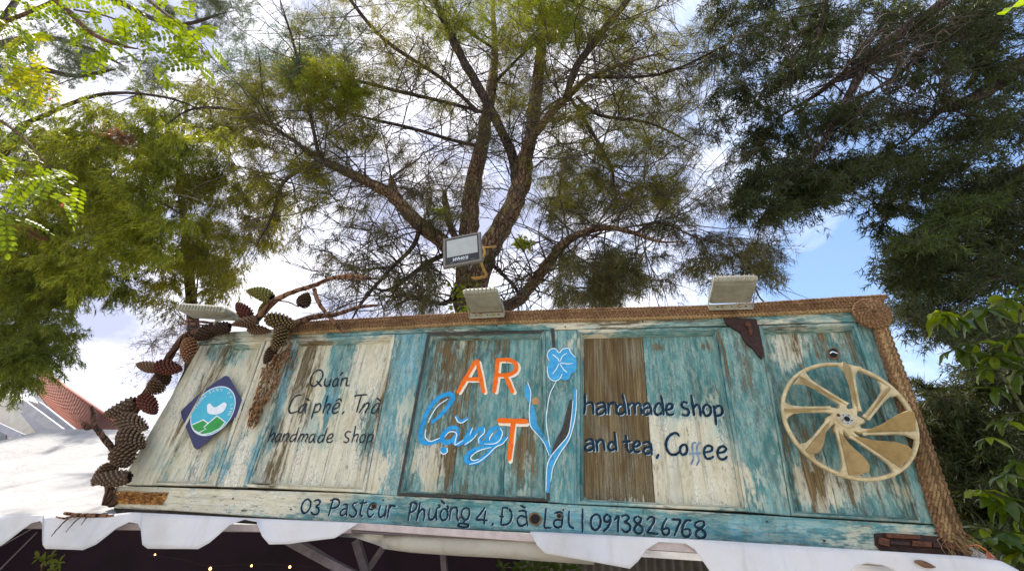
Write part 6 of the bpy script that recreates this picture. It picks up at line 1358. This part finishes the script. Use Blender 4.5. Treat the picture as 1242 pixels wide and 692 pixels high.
# single leaf, very near, in the upper right corner
me = bigleaf(77); me.materials.append(leafmat('yellow_green_leaf', (.15, .24, .008), (.20, .31, .012), .5, 4))  # plain yellow green leaf colour
hl = Tree('leafy_twig', 'single bright yellow green leaf poking in at the top right corner', 'leaf', tuple(U(1290, -30, 1.4)))
hl.limb([(1340, -80, 3, 1.45), (1290, -32, 3, 1.4), (1262, -14, 2.5, 1.38), (1246, -4, 2, 1.36)], bark_c, n=6, name='twig')
put_leaf([me], None, U(1262, 2, 1.38), U(1200, 8, 1.36) - U(1262, 2, 1.38), Vector((.1, -.6, .8)), .95, hl.root)
put_leaf([me], None, U(1272, 10, 1.38), U(1214, 20, 1.36) - U(1262, 2, 1.38), Vector((.1, -.2, .9)), .8, hl.root)

# ---- small plants and litter under and on the awning
def small_plant(name, label, spots, s, meshes, Y, cat='plant'):
    c0 = U(*spots[0], Y); t = Tree(name, label, cat, (c0.x, c0.y, 0)); mb = MB(); mb.tube([Vector((c0.x, c0.y, 0)), Vector((c0.x + .03, c0.y, .7)), c0], [.012, .009, .004], 5); mb.build('stem', bark_c, t.root)
    for (x, y) in spots:
        c = U(x, y, Y); mb = MB(); mb.tube([c0 + Vector((0, 0, -.12)), c.lerp(c0, .5) + Vector((0, 0, -.01)), c], [.003, .0025, .0015], 4); mb.build('stem', bark_c, t.root)
        for i in range(5):
            a = i * 1.3 + rnd.random(); put_leaf(meshes, None, c, Vector((math.cos(a), -.5 + rnd.random() * .4, math.sin(a) * .8)), Vector((0, -1, .5)), s * rnd.uniform(.7, 1.1), t.root)
small_plant('potted_plant', 'small plant with pale star shaped leaves in the shade at bottom left', [(62, 676), (54, 679), (72, 682), (66, 690), (48, 676)], .24, bl2, 2.3)
small_plant('climbing_plant', 'leafy plant in front of the corrugated sheet under the awning', [(655, 678), (640, 684), (668, 684), (610, 688), (632, 690), (690, 676), (700, 688), (655, 690), (680, 690)], .30, bl_, 2.6)
m_petal = leafmat('orange_petals', (.5, .16, .05), (.7, .35, .15), .4, 5)
mb = MB(); c = U(1197, 667, 1.97)
for i in range(9):
    a = i * .9; d = Vector((math.cos(a) * .5, -.3, -1 + .3 * math.sin(a))).normalized() * .035; w = d.orthogonal().normalized() * .007; mb.add([c, c + d * .5 + w, c + d + w * .3, c + d * .5 - w], [(0, 1, 2, 3)])
mb.tube([U(1170, 662, 1.975), U(1185, 660, 1.97), c], .0025, 5); tag(mb.build('flower', m_petal), 'withered orange flower hanging at the lower right end of the rope', 'flower')
mb = MB(); c = U(1120, 681, 1.945)
V = []; 
for i in range(7):
    t = i / 6
    for j in range(5): V.append(c + Vector((.055 * (t - .5), -.004 - .012 * math.sin(j * .8) * math.sin(t * 3.1), .020 * (j / 4 - .5) * math.sin(t * 2.8 + .25) - .012 * t)))
mb.add(V, [(i * 5 + j, i * 5 + j + 1, (i + 1) * 5 + j + 1, (i + 1) * 5 + j) for i in range(6) for j in range(4)]); tag(mb.build('dry_leaf', simple('dry_leaf_brown', (.22, .12, .06), (.07, .035, .02), 150, .8)), 'curled brown dry leaf stuck on the white valance under the rusty latch', 'leaf')
# red blossoms in the left foliage
m_red = leafmat('red_blossom', (.45, .04, .02), (.6, .07, .04), .35, 5)
for i, (x, y, lab) in enumerate(((61, 121, 'small orange red blossom in the foliage below the sky gap at top left'), (77, 249, 'small red blossom among the lower left leaves'))):
    c = U(x, y, 2.6); mb = MB()
    for k in range(10):
        a = k * .63; d = Vector((math.cos(a), -.4, math.sin(a))).normalized() * .028; w = d.orthogonal().normalized() * .009; mb.add([c, c + d * .6 + w, c + d, c + d * .6 - w], [(0, 1, 2, 3)])
    tag(mb.build('blossom', m_red), lab, 'flower')
